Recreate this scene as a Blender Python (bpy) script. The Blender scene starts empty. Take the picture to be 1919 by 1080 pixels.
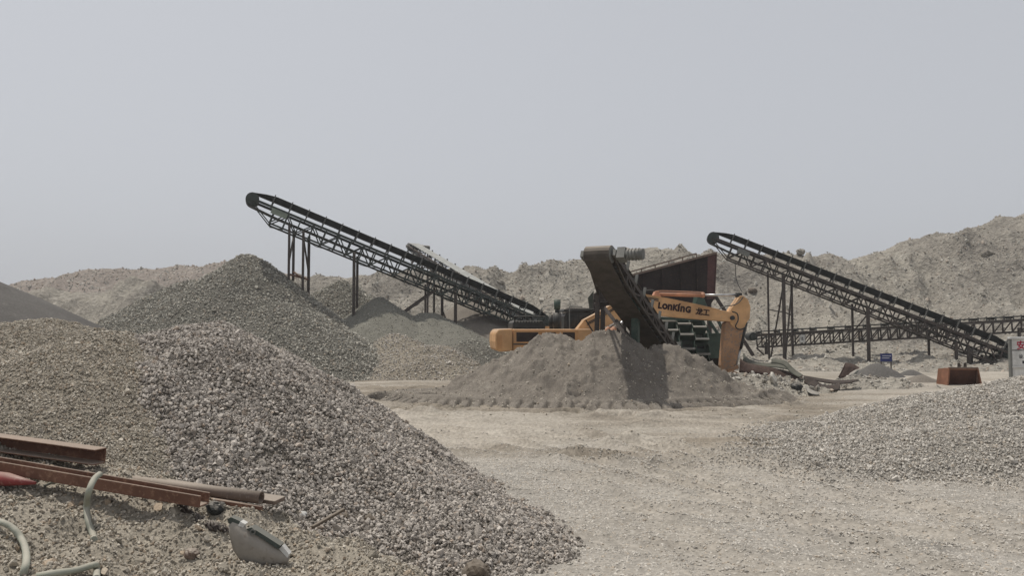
import bpy, bmesh, math, random
import numpy as np
from mathutils import Vector, Matrix
R = math.radians
rng = np.random.default_rng(7)
random.seed(7)
sc = bpy.context.scene
col = sc.collection

# ------------------------------------------------------------------ camera
F, W, H = 1500.0, 1919.0, 1080.0
CAMZ, HORIZON = 2.2, 618.0
PITCH = math.atan((HORIZON - H / 2) / F)
cd = bpy.data.cameras.new('camera')
cd.sensor_width = 36.0
cd.lens = 36.0 * F / W
cd.clip_start, cd.clip_end = 0.1, 6000
cam = bpy.data.objects.new('camera', cd)
col.objects.link(cam)
cam.location = (0, 0, CAMZ)
cam.rotation_euler = (R(90) + PITCH, 0, 0)
sc.camera = cam

# ------------------------------------------------------------------ sky, sun, exposure
SUN_EL, SUN_FROM = 71.0, (-0.85, 0.50)          # sun stands left of and beyond the yard
w = bpy.data.worlds.new('World'); sc.world = w; w.use_nodes = True
nt = w.node_tree; nt.nodes.clear()
wo = nt.nodes.new('ShaderNodeOutputWorld'); bg = nt.nodes.new('ShaderNodeBackground')
sky = nt.nodes.new('ShaderNodeTexSky'); sky.sky_type = 'NISHITA'; sky.sun_disc = False
sky.sun_elevation = R(SUN_EL); sky.sun_rotation = math.atan2(SUN_FROM[0], SUN_FROM[1])
sky.air_density, sky.dust_density, sky.ozone_density, sky.altitude = 1.0, 6.0, 1.0, 300
hs = nt.nodes.new('ShaderNodeHueSaturation'); hs.inputs['Saturation'].default_value = 0.3
mxs = nt.nodes.new('ShaderNodeMix'); mxs.data_type = 'RGBA'; mxs.inputs[0].default_value = 0.62
mxs.inputs['B'].default_value = (6.3, 6.5, 6.95, 1)     # even dust-haze veil
nt.links.new(sky.outputs[0], hs.inputs['Color']); nt.links.new(hs.outputs[0], mxs.inputs['A'])
nt.links.new(mxs.outputs['Result'], bg.inputs['Color']); bg.inputs['Strength'].default_value = 0.1
nt.links.new(bg.outputs[0], wo.inputs[0])
sl = bpy.data.lights.new('sun', 'SUN'); sl.energy = 3.3; sl.angle = R(1.2); sl.color = (1, 0.95, 0.87)
sun = bpy.data.objects.new('sun', sl); col.objects.link(sun)
_h = math.hypot(*SUN_FROM)
_s = Vector((SUN_FROM[0] / _h * math.cos(R(SUN_EL)), SUN_FROM[1] / _h * math.cos(R(SUN_EL)), math.sin(R(SUN_EL))))
sun.rotation_euler = _s.to_track_quat('Z', 'Y').to_euler(); sun.location = (-20, 20, 60)
vs = sc.view_settings
vs.view_transform = 'Standard'; vs.look = 'None'; vs.gamma = 1; vs.exposure = 0.0; vs.use_curve_mapping = False

# ------------------------------------------------------------------ pixel -> place
_cp, _sp = math.cos(PITCH), math.sin(PITCH)
def ray(u, v):
    x, y = u - (W - 1) / 2, H / 2 - v
    return Vector((x, F * _cp - y * _sp, F * _sp + y * _cp))
def at(u, v, Y):
    d = ray(u, v); t = Y / d.y
    return Vector((d.x * t, Y, CAMZ + d.z * t))
def px(p):
    p = Vector(p); z = p.z - CAMZ
    f = p.y * _cp + z * _sp; up = -p.y * _sp + z * _cp
    return ((W - 1) / 2 + F * p.x / f, H / 2 - F * up / f)

# ------------------------------------------------------------------ noise
def _hash(ix, iy, seed):
    h = (ix.astype(np.int64) * 374761393 + iy.astype(np.int64) * 668265263 + seed * 1442695041) & 0xffffffff
    h = ((h ^ (h >> 13)) * 1274126177) & 0xffffffff
    return ((h ^ (h >> 16)) & 0xffff) / 65535.0
def vnoise(x, y, seed=0):
    x = np.asarray(x, float); y = np.asarray(y, float)
    ix, iy = np.floor(x), np.floor(y); fx, fy = x - ix, y - iy
    fx = fx * fx * fx * (fx * (fx * 6 - 15) + 10); fy = fy * fy * fy * (fy * (fy * 6 - 15) + 10)
    a = _hash(ix, iy, seed); b = _hash(ix + 1, iy, seed); c = _hash(ix, iy + 1, seed); d = _hash(ix + 1, iy + 1, seed)
    return (a + (b - a) * fx + (c - a) * fy + (a - b - c + d) * fx * fy) * 2 - 1
def fbm(x, y, scale, octs=4, seed=0, gain=0.5):
    s = 0; amp = 1; f = 1.0 / scale
    for i in range(octs):
        s = s + amp * vnoise(np.asarray(x) * f + i * 17.3, np.asarray(y) * f - i * 9.1, seed + i * 31); amp *= gain; f *= 2.03
    return s
def sstep(a, b, x):
    t = np.clip((np.asarray(x, float) - a) / (b - a), 0, 1); return t * t * (3 - 2 * t)
def smax(a, b, k):
    h = np.clip(0.5 + 0.5 * (a - b) / k, 0, 1); return b + (a - b) * h + k * h * (1 - h)

# ------------------------------------------------------------------ materials
MATS = {}
def _new(name):
    m = bpy.data.materials.new(name); m.use_nodes = True; t = m.node_tree
    b = t.nodes['Principled BSDF']; return m, t, b
def N(t, kind, **kw):
    n = t.nodes.new(kind)
    for k, v in kw.items():
        if hasattr(n, k): setattr(n, k, v)
        else: n.inputs[k].default_value = v
    return n
def mixc(t, fac, a, b, blend='MIX'):
    m = t.nodes.new('ShaderNodeMix'); m.data_type = 'RGBA'; m.blend_type = blend
    for sock, val in ((m.inputs[0], fac), (m.inputs['A'], a), (m.inputs['B'], b)):
        if hasattr(val, 'is_linked'): t.links.new(val, sock)
        elif isinstance(val, (int, float)): sock.default_value = val
        else: sock.default_value = (*val[:3], 1)
    return m.outputs['Result']
def ramp(t, fac, a, b):
    m = t.nodes.new('ShaderNodeMapRange'); m.interpolation_type = 'SMOOTHSTEP'
    t.links.new(fac, m.inputs[0]); m.inputs[1].default_value = a; m.inputs[2].default_value = b
    return m.outputs[0]
def noise(t, vec, scale, detail=4, rough=0.55):
    n = t.nodes.new('ShaderNodeTexNoise'); n.inputs['Scale'].default_value = scale
    n.inputs['Detail'].default_value = detail; n.inputs['Roughness'].default_value = rough
    if vec is not None: t.links.new(vec, n.inputs['Vector'])
    return n.outputs['Fac']
def bump(t, b, height, strength, dist):
    n = t.nodes.new('ShaderNodeBump'); n.inputs['Strength'].default_value = strength; n.inputs['Distance'].default_value = dist
    t.links.new(height, n.inputs['Height']); t.links.new(n.outputs[0], b.inputs['Normal'])
DUST = (0.33, 0.29, 0.24)
def metal(name, c, rough=0.6, met=0.0, wear=None, wear_amt=(0.55, 0.7), dust=0.5, scale=3.0, spec=0.3):
    """painted or rusty steel: blotchy tone, worn patches, dust lying on whatever faces up"""
    m, t, b = _new(name); tc = N(t, 'ShaderNodeTexCoord'); o = tc.outputs['Object']
    n1 = noise(t, o, scale, 5, 0.6); n2 = noise(t, o, scale * 7, 4, 0.65)
    c1 = mixc(t, ramp(t, n1, 0.3, 0.75), [x * 0.72 for x in c], [min(1, x * 1.15) for x in c])
    if wear: c1 = mixc(t, ramp(t, n2, *wear_amt), c1, wear)
    g = N(t, 'ShaderNodeNewGeometry'); sx = N(t, 'ShaderNodeSeparateXYZ'); t.links.new(g.outputs['Normal'], sx.inputs[0])
    up = ramp(t, sx.outputs[2], 0.25, 0.95)
    ml = N(t, 'ShaderNodeMath', operation='MULTIPLY'); t.links.new(up, ml.inputs[0]); ml.inputs[1].default_value = dust
    ad = N(t, 'ShaderNodeMath', operation='MULTIPLY_ADD'); t.links.new(n1, ad.inputs[0]); ad.inputs[1].default_value = dust * 0.22
    t.links.new(ml.outputs[0], ad.inputs[2])
    c1 = mixc(t, ad.outputs[0], c1, DUST)
    t.links.new(c1, b.inputs['Base Color']); b.inputs['Metallic'].default_value = met
    b.inputs['Roughness'].default_value = rough; b.inputs['Specular IOR Level'].default_value = spec
    bump(t, b, n2, 0.25, 0.01)
    MATS[name] = m; return m
def stone_mat(name, dark, light, warm, rough=0.9):
    """one stone: its tone comes from a per-stone value"""
    m, t, b = _new(name)
    a = N(t, 'ShaderNodeAttribute'); a.attribute_type = 'INSTANCER'; a.attribute_name = 'tint'
    a2 = N(t, 'ShaderNodeAttribute'); a2.attribute_type = 'INSTANCER'; a2.attribute_name = 'warm'
    tc = N(t, 'ShaderNodeTexCoord'); n = noise(t, tc.outputs['Object'], 2.5, 4, 0.6)
    c = mixc(t, a.outputs['Fac'], dark, light); c = mixc(t, a2.outputs['Fac'], c, warm)
    c = mixc(t, ramp(t, n, 0.3, 0.7), c, [0.8] * 3, 'MULTIPLY')
    t.links.new(c, b.inputs['Base Color']); b.inputs['Roughness'].default_value = rough; b.inputs['Specular IOR Level'].default_value = 0.2
    bump(t, b, n, 0.4, 0.05)
    MATS[name] = m; return m
def earth(name, c1, c2, c3, s_big, s_mid, s_fine, bumpd=0.05, strength=0.6, aniso=None, attr=None, attr_c=None):
    m, t, b = _new(name); tc = N(t, 'ShaderNodeTexCoord'); o = tc.outputs['Object']
    n1 = noise(t, o, s_big, 5, 0.6); n2 = noise(t, o, s_mid, 5, 0.65); n3 = noise(t, o, s_fine, 3, 0.7)
    c = mixc(t, ramp(t, n1, 0.35, 0.68), c1, c2); c = mixc(t, ramp(t, n2, 0.5, 0.8), c, c3)
    if aniso:
        mp = N(t, 'ShaderNodeMapping'); mp.inputs['Scale'].default_value = aniso; mp.inputs['Rotation'].default_value = (0, 0, 0.12)
        t.links.new(o, mp.inputs['Vector']); n4 = noise(t, mp.outputs[0], 1.0, 5, 0.65)
        c = mixc(t, ramp(t, n4, 0.5, 0.72), c, c2)
    if attr:
        a = N(t, 'ShaderNodeAttribute'); a.attribute_name = attr
        c = mixc(t, a.outputs['Fac'], c, mixc(t, ramp(t, n2, 0.35, 0.7), attr_c, [x * 0.7 for x in attr_c]))
    if name == 'yard_earth':
        a = N(t, 'ShaderNodeAttribute'); a.attribute_name = 'soil'
        c = mixc(t, a.outputs['Fac'], c, mixc(t, ramp(t, n2, 0.35, 0.7), (0.25, 0.215, 0.172), (0.16, 0.138, 0.11)))
    sp = mixc(t, ramp(t, n3, 0.35, 0.7), [0.72] * 3, [1.08] * 3); c = mixc(t, 1.0, c, sp, 'MULTIPLY')
    t.links.new(c, b.inputs['Base Color']); b.inputs['Roughness'].default_value = 0.95; b.inputs['Specular IOR Level'].default_value = 0.1
    bump(t, b, n3, strength, bumpd)
    MATS[name] = m; return m
def plain(name, c, rough=0.6):
    m, t, b = _new(name); tc = N(t, 'ShaderNodeTexCoord'); n = noise(t, tc.outputs['Object'], 6, 4)
    t.links.new(mixc(t, ramp(t, n, 0.3, 0.75), [x * 0.8 for x in c], c), b.inputs['Base Color'])
    b.inputs['Roughness'].default_value = rough; b.inputs['Specular IOR Level'].default_value = 0.25; MATS[name] = m; return m

YARD = earth('yard_earth', (0.39, 0.352, 0.30), (0.30, 0.272, 0.232), (0.45, 0.412, 0.355), 0.16, 0.9, 14, 0.03, 0.5, aniso=(0.3, 2.6, 1), attr='grit', attr_c=(0.33, 0.31, 0.28))
HILL = earth('hill_earth', (0.225, 0.205, 0.178), (0.32, 0.295, 0.252), (0.38, 0.355, 0.31), 0.07, 0.5, 2.6, 0.3, 1.0, aniso=(0.28, 0.07, 0.12))
HILLR = earth('far_hill_earth', (0.225, 0.192, 0.168), (0.275, 0.24, 0.21), (0.31, 0.275, 0.24), 0.05, 0.35, 1.8, 0.3, 0.8)
SAND = earth('grey_sand', (0.205, 0.182, 0.155), (0.155, 0.137, 0.117), (0.26, 0.235, 0.20), 0.35, 1.6, 22, 0.02, 0.5)
SANDD = earth('dark_sand', (0.125, 0.118, 0.11), (0.10, 0.094, 0.088), (0.15, 0.14, 0.13), 0.25, 1.2, 16, 0.02, 0.4)
GRIT = earth('green_grit', (0.20, 0.193, 0.165), (0.165, 0.158, 0.135), (0.23, 0.222, 0.19), 0.3, 1.5, 14, 0.03, 0.5)
GRAVB = earth('grey_gravel_base', (0.15, 0.142, 0.122), (0.12, 0.113, 0.097), (0.19, 0.18, 0.155), 0.3, 2.0, 9, 0.08, 0.8)
GRAVA = earth('gap_shade_gravel_base', (0.155, 0.138, 0.117), (0.12, 0.107, 0.09), (0.20, 0.178, 0.15), 0.5, 4.0, 18, 0.04, 0.8)  # kept darker than its stones: shade in the gaps is put into this colour
GRAVR = earth('light_gravel_base', (0.27, 0.25, 0.22), (0.215, 0.198, 0.173), (0.33, 0.305, 0.27), 0.5, 4.0, 18, 0.04, 0.8)
BROWNB = earth('brown_gravel_base', (0.26, 0.23, 0.185), (0.21, 0.185, 0.148), (0.31, 0.275, 0.225), 0.5, 4.0, 22, 0.03, 0.8)
RUBB = earth('rubble_earth', (0.34, 0.305, 0.25), (0.27, 0.24, 0.195), (0.41, 0.37, 0.31), 0.7, 4.0, 24, 0.03, 0.8)
ST_PINK = stone_mat('pinkish_stone', (0.18, 0.16, 0.138), (0.57, 0.52, 0.465), (0.42, 0.34, 0.27))
ST_GREY = stone_mat('grey_stone', (0.17, 0.163, 0.14), (0.52, 0.495, 0.43), (0.38, 0.32, 0.25))
ST_BROWN = stone_mat('brown_stone', (0.23, 0.205, 0.165), (0.60, 0.545, 0.46), (0.42, 0.33, 0.24))
ST_PALE = stone_mat('pale_stone', (0.27, 0.25, 0.22), (0.62, 0.58, 0.52), (0.46, 0.39, 0.31))
ST_HILL = stone_mat('hill_stone', (0.19, 0.175, 0.15), (0.56, 0.53, 0.47), (0.36, 0.29, 0.23))
STEEL = metal('green_black_steel', (0.030, 0.042, 0.038), 0.6, 0, wear=(0.075, 0.075, 0.065), dust=0.3)
STEELR = metal('rust_black_steel', (0.050, 0.040, 0.036), 0.65, 0, wear=(0.11, 0.075, 0.055), dust=0.3)
IDL = metal('grey_idler_steel', (0.075, 0.078, 0.074), 0.6, 0, dust=0.25)
GREEN = metal('dusty_green_paint', (0.03, 0.062, 0.048), 0.55, 0, wear=(0.09, 0.09, 0.075), dust=0.4)
PALEG = metal('pale_green_paint', (0.20, 0.235, 0.19), 0.6, 0, dust=0.3)
PALEST = metal('dusty_pale_steel', (0.16, 0.165, 0.155), 0.6, 0, wear=(0.09, 0.08, 0.07), dust=0.5)
BELT = metal('black_rubber_belt', (0.024, 0.028, 0.029), 0.75, 0, dust=0.2, spec=0.2)
BELTP = metal('dusty_grey_belt', (0.30, 0.31, 0.30), 0.8, 0, dust=0.15, spec=0.15)
BELTB = metal('brown_dusty_belt', (0.062, 0.053, 0.046), 0.85, 0, dust=0.6, spec=0.15)
RUST = metal('rusted_steel', (0.15, 0.068, 0.043), 0.8, 0, wear=(0.25, 0.14, 0.09), wear_amt=(0.5, 0.7), dust=0.55)
RUSTB = metal('brown_rusted_trough', (0.048, 0.031, 0.027), 0.95, 0, wear=(0.085, 0.055, 0.046), dust=0.06, scale=1.5, spec=0.1)
RUSTD = metal('dark_rusted_plate', (0.036, 0.029, 0.027), 0.95, 0, wear=(0.085, 0.05, 0.038), dust=0.06, scale=1.5, spec=0.1)
MAROON = metal('maroon_plate', (0.085, 0.035, 0.035), 0.75, 0, wear=(0.12, 0.075, 0.06), dust=0.3)
RUSTP = metal('brown_pipe_steel', (0.15, 0.105, 0.082), 0.7, 0, wear=(0.24, 0.19, 0.16), dust=0.6)
YEL = metal('excavator_yellow', (0.63, 0.36, 0.165), 0.55, 0, wear=(0.46, 0.31, 0.19), wear_amt=(0.55, 0.78), dust=0.5, scale=1.2)
YELO = metal('excavator_orange', (0.56, 0.29, 0.12), 0.55, 0, wear=(0.40, 0.26, 0.16), wear_amt=(0.55, 0.78), dust=0.45, scale=1.2)
STICK = metal('worn_stick_paint', (0.38, 0.21, 0.11), 0.65, 0, wear=(0.22, 0.16, 0.12), wear_amt=(0.48, 0.62), dust=0.4, scale=1.6)
SALM = metal('dusty_orange_cylinder', (0.50, 0.235, 0.135), 0.5, 0, dust=0.3)
BLACK = metal('black_machine_paint', (0.018, 0.021, 0.022), 0.5, 0, dust=0.3)
CHROME = metal('chrome_rod', (0.52, 0.52, 0.52), 0.3, 0.7, dust=0.2)
GRILLE = metal('dark_grille', (0.035, 0.022, 0.018), 0.8, 0, dust=0.2)
GLASSD = metal('dark_cab_glass', (0.02, 0.024, 0.027), 0.12, 0, dust=0.08, spec=0.5)
PRINT = plain('maroon_print', (0.03, 0.012, 0.012), 0.7)
WHITE = metal('white_sheet_metal', (0.62, 0.62, 0.60), 0.55, 0, wear=(0.45, 0.43, 0.40), dust=0.25)
REDP = plain('red_print', (0.42, 0.02, 0.06)); DARKP = plain('dark_print', (0.05, 0.05, 0.06))
BLUE = plain('blue_sign_paint', (0.035, 0.045, 0.16)); PALEP = plain('pale_print', (0.55, 0.56, 0.62))
BKT = metal('dark_rusty_bucket', (0.085, 0.038, 0.027), 0.8, 0, wear=(0.10, 0.05, 0.035), dust=0.3, spec=0.15)
ORANGE = metal('rusty_orange_bucket', (0.22, 0.095, 0.052), 0.7, 0, wear=(0.17, 0.08, 0.05), dust=0.35)
HOSE = metal('grey_green_hose', (0.33, 0.345, 0.285), 0.7, 0, dust=0.5)
REDM = metal('red_painted_pipe', (0.22, 0.028, 0.03), 0.55, 0, wear=(0.28, 0.12, 0.10), dust=0.5)
TARP = metal('grey_green_tarp', (0.07, 0.075, 0.062), 0.95, 0, dust=0.12, spec=0.1)
GREYP = metal('grey_plastic', (0.31, 0.285, 0.25), 0.55, 0, wear=(0.22, 0.19, 0.16), dust=0.35)
TAPE = metal('dark_green_tape', (0.05, 0.066, 0.06), 0.5, 0, dust=0.3)
ROCKD = metal('dark_brown_rock', (0.10, 0.078, 0.058), 0.9, 0, dust=0.3, scale=6)

# ------------------------------------------------------------------ building helpers
def tag(o, label=None, cat=None, group=None, kind=None):
    if label: o['label'] = label
    if cat: o['category'] = cat
    if group: o['group'] = group
    if kind: o['kind'] = kind
    return o
def empty(name, loc=(0, 0, 0), rz=0.0, label=None, cat=None, group=None):
    o = bpy.data.objects.new(name, None); o.empty_display_size = 0.3
    col.objects.link(o); o.location = loc; o.rotation_euler = (0, 0, rz)
    return tag(o, label, cat, group)
def link(name, me, mat=None, parent=None, loc=(0, 0, 0), rot=(0, 0, 0)):
    o = bpy.data.objects.new(name, me); col.objects.link(o)
    if mat is not None and not me.materials: me.materials.append(mat)
    o.parent = parent; o.location = loc; o.rotation_euler = rot
    return o
class MB:
    def __init__(s): s.v = []; s.f = []; s.sm = []
    def add(s, vs_, fs, smooth=False):
        b = len(s.v); s.v += [tuple(p) for p in vs_]
        for f in fs: s.f.append(tuple(b + i for i in f)); s.sm.append(smooth)
        return s
    def box(s, c, size, rot=None):
        hx, hy, hz = size[0] / 2, size[1] / 2, size[2] / 2
        p = [Vector((x, y, z)) for x in (-hx, hx) for y in (-hy, hy) for z in (-hz, hz)]
        if rot is not None: p = [rot @ q for q in p]
        p = [q + Vector(c) for q in p]
        return s.add(p, [(0, 1, 3, 2), (4, 6, 7, 5), (0, 4, 5, 1), (2, 3, 7, 6), (0, 2, 6, 4), (1, 5, 7, 3)])
    def frame(s, p0, p1, up=(0, 0, 1)):
        p0, p1 = Vector(p0), Vector(p1); d = (p1 - p0).normalized(); u = Vector(up)
        if abs(d.dot(u)) > 0.97: u = Vector((0, 1, 0))
        sd = d.cross(u).normalized(); u = sd.cross(d).normalized(); return p0, p1, d, sd, u
    def beam(s, p0, p1, wd, ht, up=(0, 0, 1)):
        p0, p1, d, sd, u = s.frame(p0, p1, up); v = []
        for p in (p0, p1):
            for a, b in ((-1, -1), (1, -1), (1, 1), (-1, 1)): v.append(p + sd * a * wd / 2 + u * b * ht / 2)
        return s.add(v, [(0, 3, 2, 1), (4, 5, 6, 7), (0, 1, 5, 4), (1, 2, 6, 5), (2, 3, 7, 6), (3, 0, 4, 7)])
    def section(s, p0, p1, prof, up=(0, 0, 1)):
        p0, p1, d, sd, u = s.frame(p0, p1, up); n = len(prof)
        v = [p + sd * a + u * b for p in (p0, p1) for a, b in prof]
        return s.add(v, [tuple(range(n))[::-1], tuple(range(n, 2 * n))] + [(i, (i + 1) % n, n + (i + 1) % n, n + i) for i in range(n)])
    def tube(s, p0, p1, r0, r1=None, n=12, cap=True):
        r1 = r0 if r1 is None else r1; p0, p1, d, sd, u = s.frame(p0, p1); v = []
        for p, r in ((p0, r0), (p1, r1)):
            for i in range(n):
                a = 2 * math.pi * i / n; v.append(p + sd * math.cos(a) * r + u * math.sin(a) * r)
        s.add(v, [(i, (i + 1) % n, n + (i + 1) % n, n + i) for i in range(n)], True)
        if cap: s.add(v, [tuple(range(n))[::-1], tuple(range(n, 2 * n))])
        return s
    def path(s, pts, r, n=8):
        pts = [Vector(p) for p in pts]; v = []; sd = None
        for i, p in enumerate(pts):
            d = (pts[min(i + 1, len(pts) - 1)] - pts[max(i - 1, 0)]).normalized()
            if sd is None: sd = d.cross(Vector((0, 0, 1)) if abs(d.z) < 0.9 else Vector((0, 1, 0))).normalized()
            sd = (sd - d * sd.dot(d)).normalized(); u = sd.cross(d); rr = r[i] if hasattr(r, '__len__') else r
            for k in range(n):
                a = 2 * math.pi * k / n; v.append(p + sd * math.cos(a) * rr + u * math.sin(a) * rr)
        f = [(i * n + k, i * n + (k + 1) % n, (i + 1) * n + (k + 1) % n, (i + 1) * n + k) for i in range(len(pts) - 1) for k in range(n)]
        s.add(v, f, True)
        return s.add(v, [tuple(range(n))[::-1], tuple(range((len(pts) - 1) * n, len(pts) * n))])
    def prism(s, outline, y0, y1):
        """outline of (x, z) pulled from y0 to y1"""
        n = len(outline); v = [(x, y0, z) for x, z in outline] + [(x, y1, z) for x, z in outline]
        return s.add(v, [tuple(range(n)), tuple(range(n, 2 * n))[::-1]] + [(i, n + i, n + (i + 1) % n, (i + 1) % n) for i in range(n)])
    def mesh(s, name, mat=None):
        me = bpy.data.meshes.new(name); me.from_pydata(s.v, [], s.f); me.polygons.foreach_set('use_smooth', s.sm)
        bm = bmesh.new(); bm.from_mesh(me); bmesh.ops.remove_doubles(bm, verts=bm.verts, dist=1e-5)
        bmesh.ops.recalc_face_normals(bm, faces=bm.faces); bm.to_mesh(me); bm.free()
        if mat is not None: me.materials.append(mat)
        me.update(); return me
    def build(s, name, mat, parent=None, loc=(0, 0, 0), rot=(0, 0, 0), bevel=0):
        o = link(name, s.mesh(name, mat), None, parent, loc, rot)
        if bevel:
            m = o.modifiers.new('bevel', 'BEVEL'); m.width = bevel; m.segments = 2; m.limit_method = 'ANGLE'; m.angle_limit = R(35)
        return o
def spline(pts, n=8):
    pts = [Vector(p) for p in pts]; out = []
    for i in range(len(pts) - 1):
        p0, p1, p2, p3 = pts[max(i - 1, 0)], pts[i], pts[i + 1], pts[min(i + 2, len(pts) - 1)]
        for k in range(n):
            t = k / n
            out.append(0.5 * ((2 * p1) + (p2 - p0) * t + (2 * p0 - 5 * p1 + 4 * p2 - p3) * t * t + (3 * p1 - p0 - 3 * p2 + p3) * t ** 3))
    out.append(pts[-1]); return out
def grid_mesh(name, xs, ys, hf, mat, keep=None, attr=None, origin=(0, 0, 0)):
    X, Y = np.meshgrid(xs, ys); Z = hf(X, Y); nx, ny = len(xs), len(ys)
    idx = np.arange(nx * ny).reshape(ny, nx)
    q = np.stack([idx[:-1, :-1], idx[:-1, 1:], idx[1:, 1:], idx[1:, :-1]], -1).reshape(-1, 4)
    if keep is not None:
        k = keep(X, Y, Z).ravel(); q = q[k[q].any(1)]
    used = np.unique(q); mp = np.full(nx * ny, -1); mp[used] = np.arange(len(used)); q = mp[q]
    co = np.stack([X.ravel() - origin[0], Y.ravel() - origin[1], Z.ravel() - origin[2]], -1)[used]
    me = bpy.data.meshes.new(name); me.vertices.add(len(co)); me.vertices.foreach_set('co', co.ravel())
    me.loops.add(len(q) * 4); me.loops.foreach_set('vertex_index', q.ravel())
    me.polygons.add(len(q)); me.polygons.foreach_set('loop_start', np.arange(len(q)) * 4)
    me.update(calc_edges=True); me.polygons.foreach_set('use_smooth', np.ones(len(q), bool))
    if attr:
        a = me.attributes.new(attr[0], 'FLOAT', 'POINT'); a.data.foreach_set('value', attr[1](X, Y).ravel()[used].astype(np.float32))
    me.materials.append(mat); me.validate(); return me

# stones: a few angular shapes, scattered as instances on points
STONES = {}
def stone_set(key, mat, n=6, flat=0.7):
    c = bpy.data.collections.new('stone_shapes_' + key)
    for i in range(n):
        bm = bmesh.new()
        for k in range(15):
            p = rng.normal(size=3); p /= np.linalg.norm(p); p *= rng.uniform(0.8, 1.05)
            bm.verts.new((p[0] * rng.uniform(0.9, 1.2), p[1] * 0.85, p[2] * flat))
        r_ = bmesh.ops.convex_hull(bm, input=bm.verts)
        bmesh.ops.delete(bm, geom=list({e for e in r_['geom_interior'] + r_['geom_unused'] if isinstance(e, bmesh.types.BMVert)}), context='VERTS')
        me = bpy.data.meshes.new('stone_shape'); bm.to_mesh(me); bm.free(); me.materials.append(mat)
        c.objects.link(bpy.data.objects.new('stone_shape', me))
    STONES[key] = c
for k_, m_ in (('pink', ST_PINK), ('grey', ST_GREY), ('brown', ST_BROWN), ('pale', ST_PALE), ('hill', ST_HILL)): stone_set(k_, m_)
def scatter_group(key):
    g = bpy.data.node_groups.new('scatter_' + key, 'GeometryNodeTree')
    g.interface.new_socket('Geometry', in_out='INPUT', socket_type='NodeSocketGeometry')
    g.interface.new_socket('Geometry', in_out='OUTPUT', socket_type='NodeSocketGeometry')
    i, o = g.nodes.new('NodeGroupInput'), g.nodes.new('NodeGroupOutput')
    ip = g.nodes.new('GeometryNodeInstanceOnPoints'); ci = g.nodes.new('GeometryNodeCollectionInfo')
    ci.inputs['Collection'].default_value = STONES[key]; ci.inputs['Separate Children'].default_value = True; ci.inputs['Reset Children'].default_value = True
    ip.inputs['Pick Instance'].default_value = True
    def na(nm, tp):
        n = g.nodes.new('GeometryNodeInputNamedAttribute'); n.data_type = tp; n.inputs['Name'].default_value = nm; return n.outputs['Attribute']
    g.links.new(i.outputs[0], ip.inputs['Points']); g.links.new(ci.outputs[0], ip.inputs['Instance'])
    g.links.new(na('pick', 'INT'), ip.inputs['Instance Index']); g.links.new(na('rot', 'FLOAT_VECTOR'), ip.inputs['Rotation']); g.links.new(na('size', 'FLOAT_VECTOR'), ip.inputs['Scale'])
    g.links.new(ip.outputs[0], o.inputs[0]); return g
GROUPS = {k: scatter_group(k) for k in STONES}
def scatter(parent, key, pts, size, tint, warm, name='stones', origin=(0, 0, 0), tilt=6.3):
    n = len(pts); me = bpy.data.meshes.new(name); me.vertices.add(n)
    me.vertices.foreach_set('co', (pts - np.array(origin)).astype(np.float32).ravel())
    def put(nm, tp, val, fld='value'):
        a = me.attributes.new(nm, tp, 'POINT'); a.data.foreach_set(fld, np.ascontiguousarray(val).ravel())
    put('pick', 'INT', rng.integers(0, 6, n).astype(np.int32))
    put('rot', 'FLOAT_VECTOR', (rng.uniform(-1, 1, (n, 3)) * np.array([tilt / 2, tilt / 2, 3.14])).astype(np.float32), 'vector')
    put('size', 'FLOAT_VECTOR', (size[:, None] * rng.uniform(0.75, 1.25, (n, 3))).astype(np.float32), 'vector')
    put('tint', 'FLOAT', tint.astype(np.float32)); put('warm', 'FLOAT', warm.astype(np.float32))
    o = link(name, me, None, parent); m = o.modifiers.new('scatter', 'NODES'); m.node_group = GROUPS[key]
    return tag(o, kind='stuff')
def spread(n, x0, x1, y0, y1, hf, cond=None):
    x = rng.uniform(x0, x1, n); y = rng.uniform(y0, y1, n)
    z = hf(x, y)
    if cond is not None:
        k = cond(x, y, z); x, y, z = x[k], y[k], z[k]
    return np.stack([x, y, z], -1)
def rock(seed, r, sub=3, flat=0.8, amp=0.22):
    bm = bmesh.new(); bmesh.ops.create_icosphere(bm, subdivisions=sub, radius=1)
    for v in bm.verts:
        p = v.co; k = 1 + amp * float(fbm(p.x * 1.3 + seed * 5 + p.z, p.y * 1.3 - p.z * 0.7 + seed, 0.9, 3, seed))
        v.co = Vector((p.x * k * r, p.y * k * r * 0.85, p.z * k * r * flat))
    me = bpy.data.meshes.new('rock'); bm.to_mesh(me); bm.free(); return me

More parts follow.
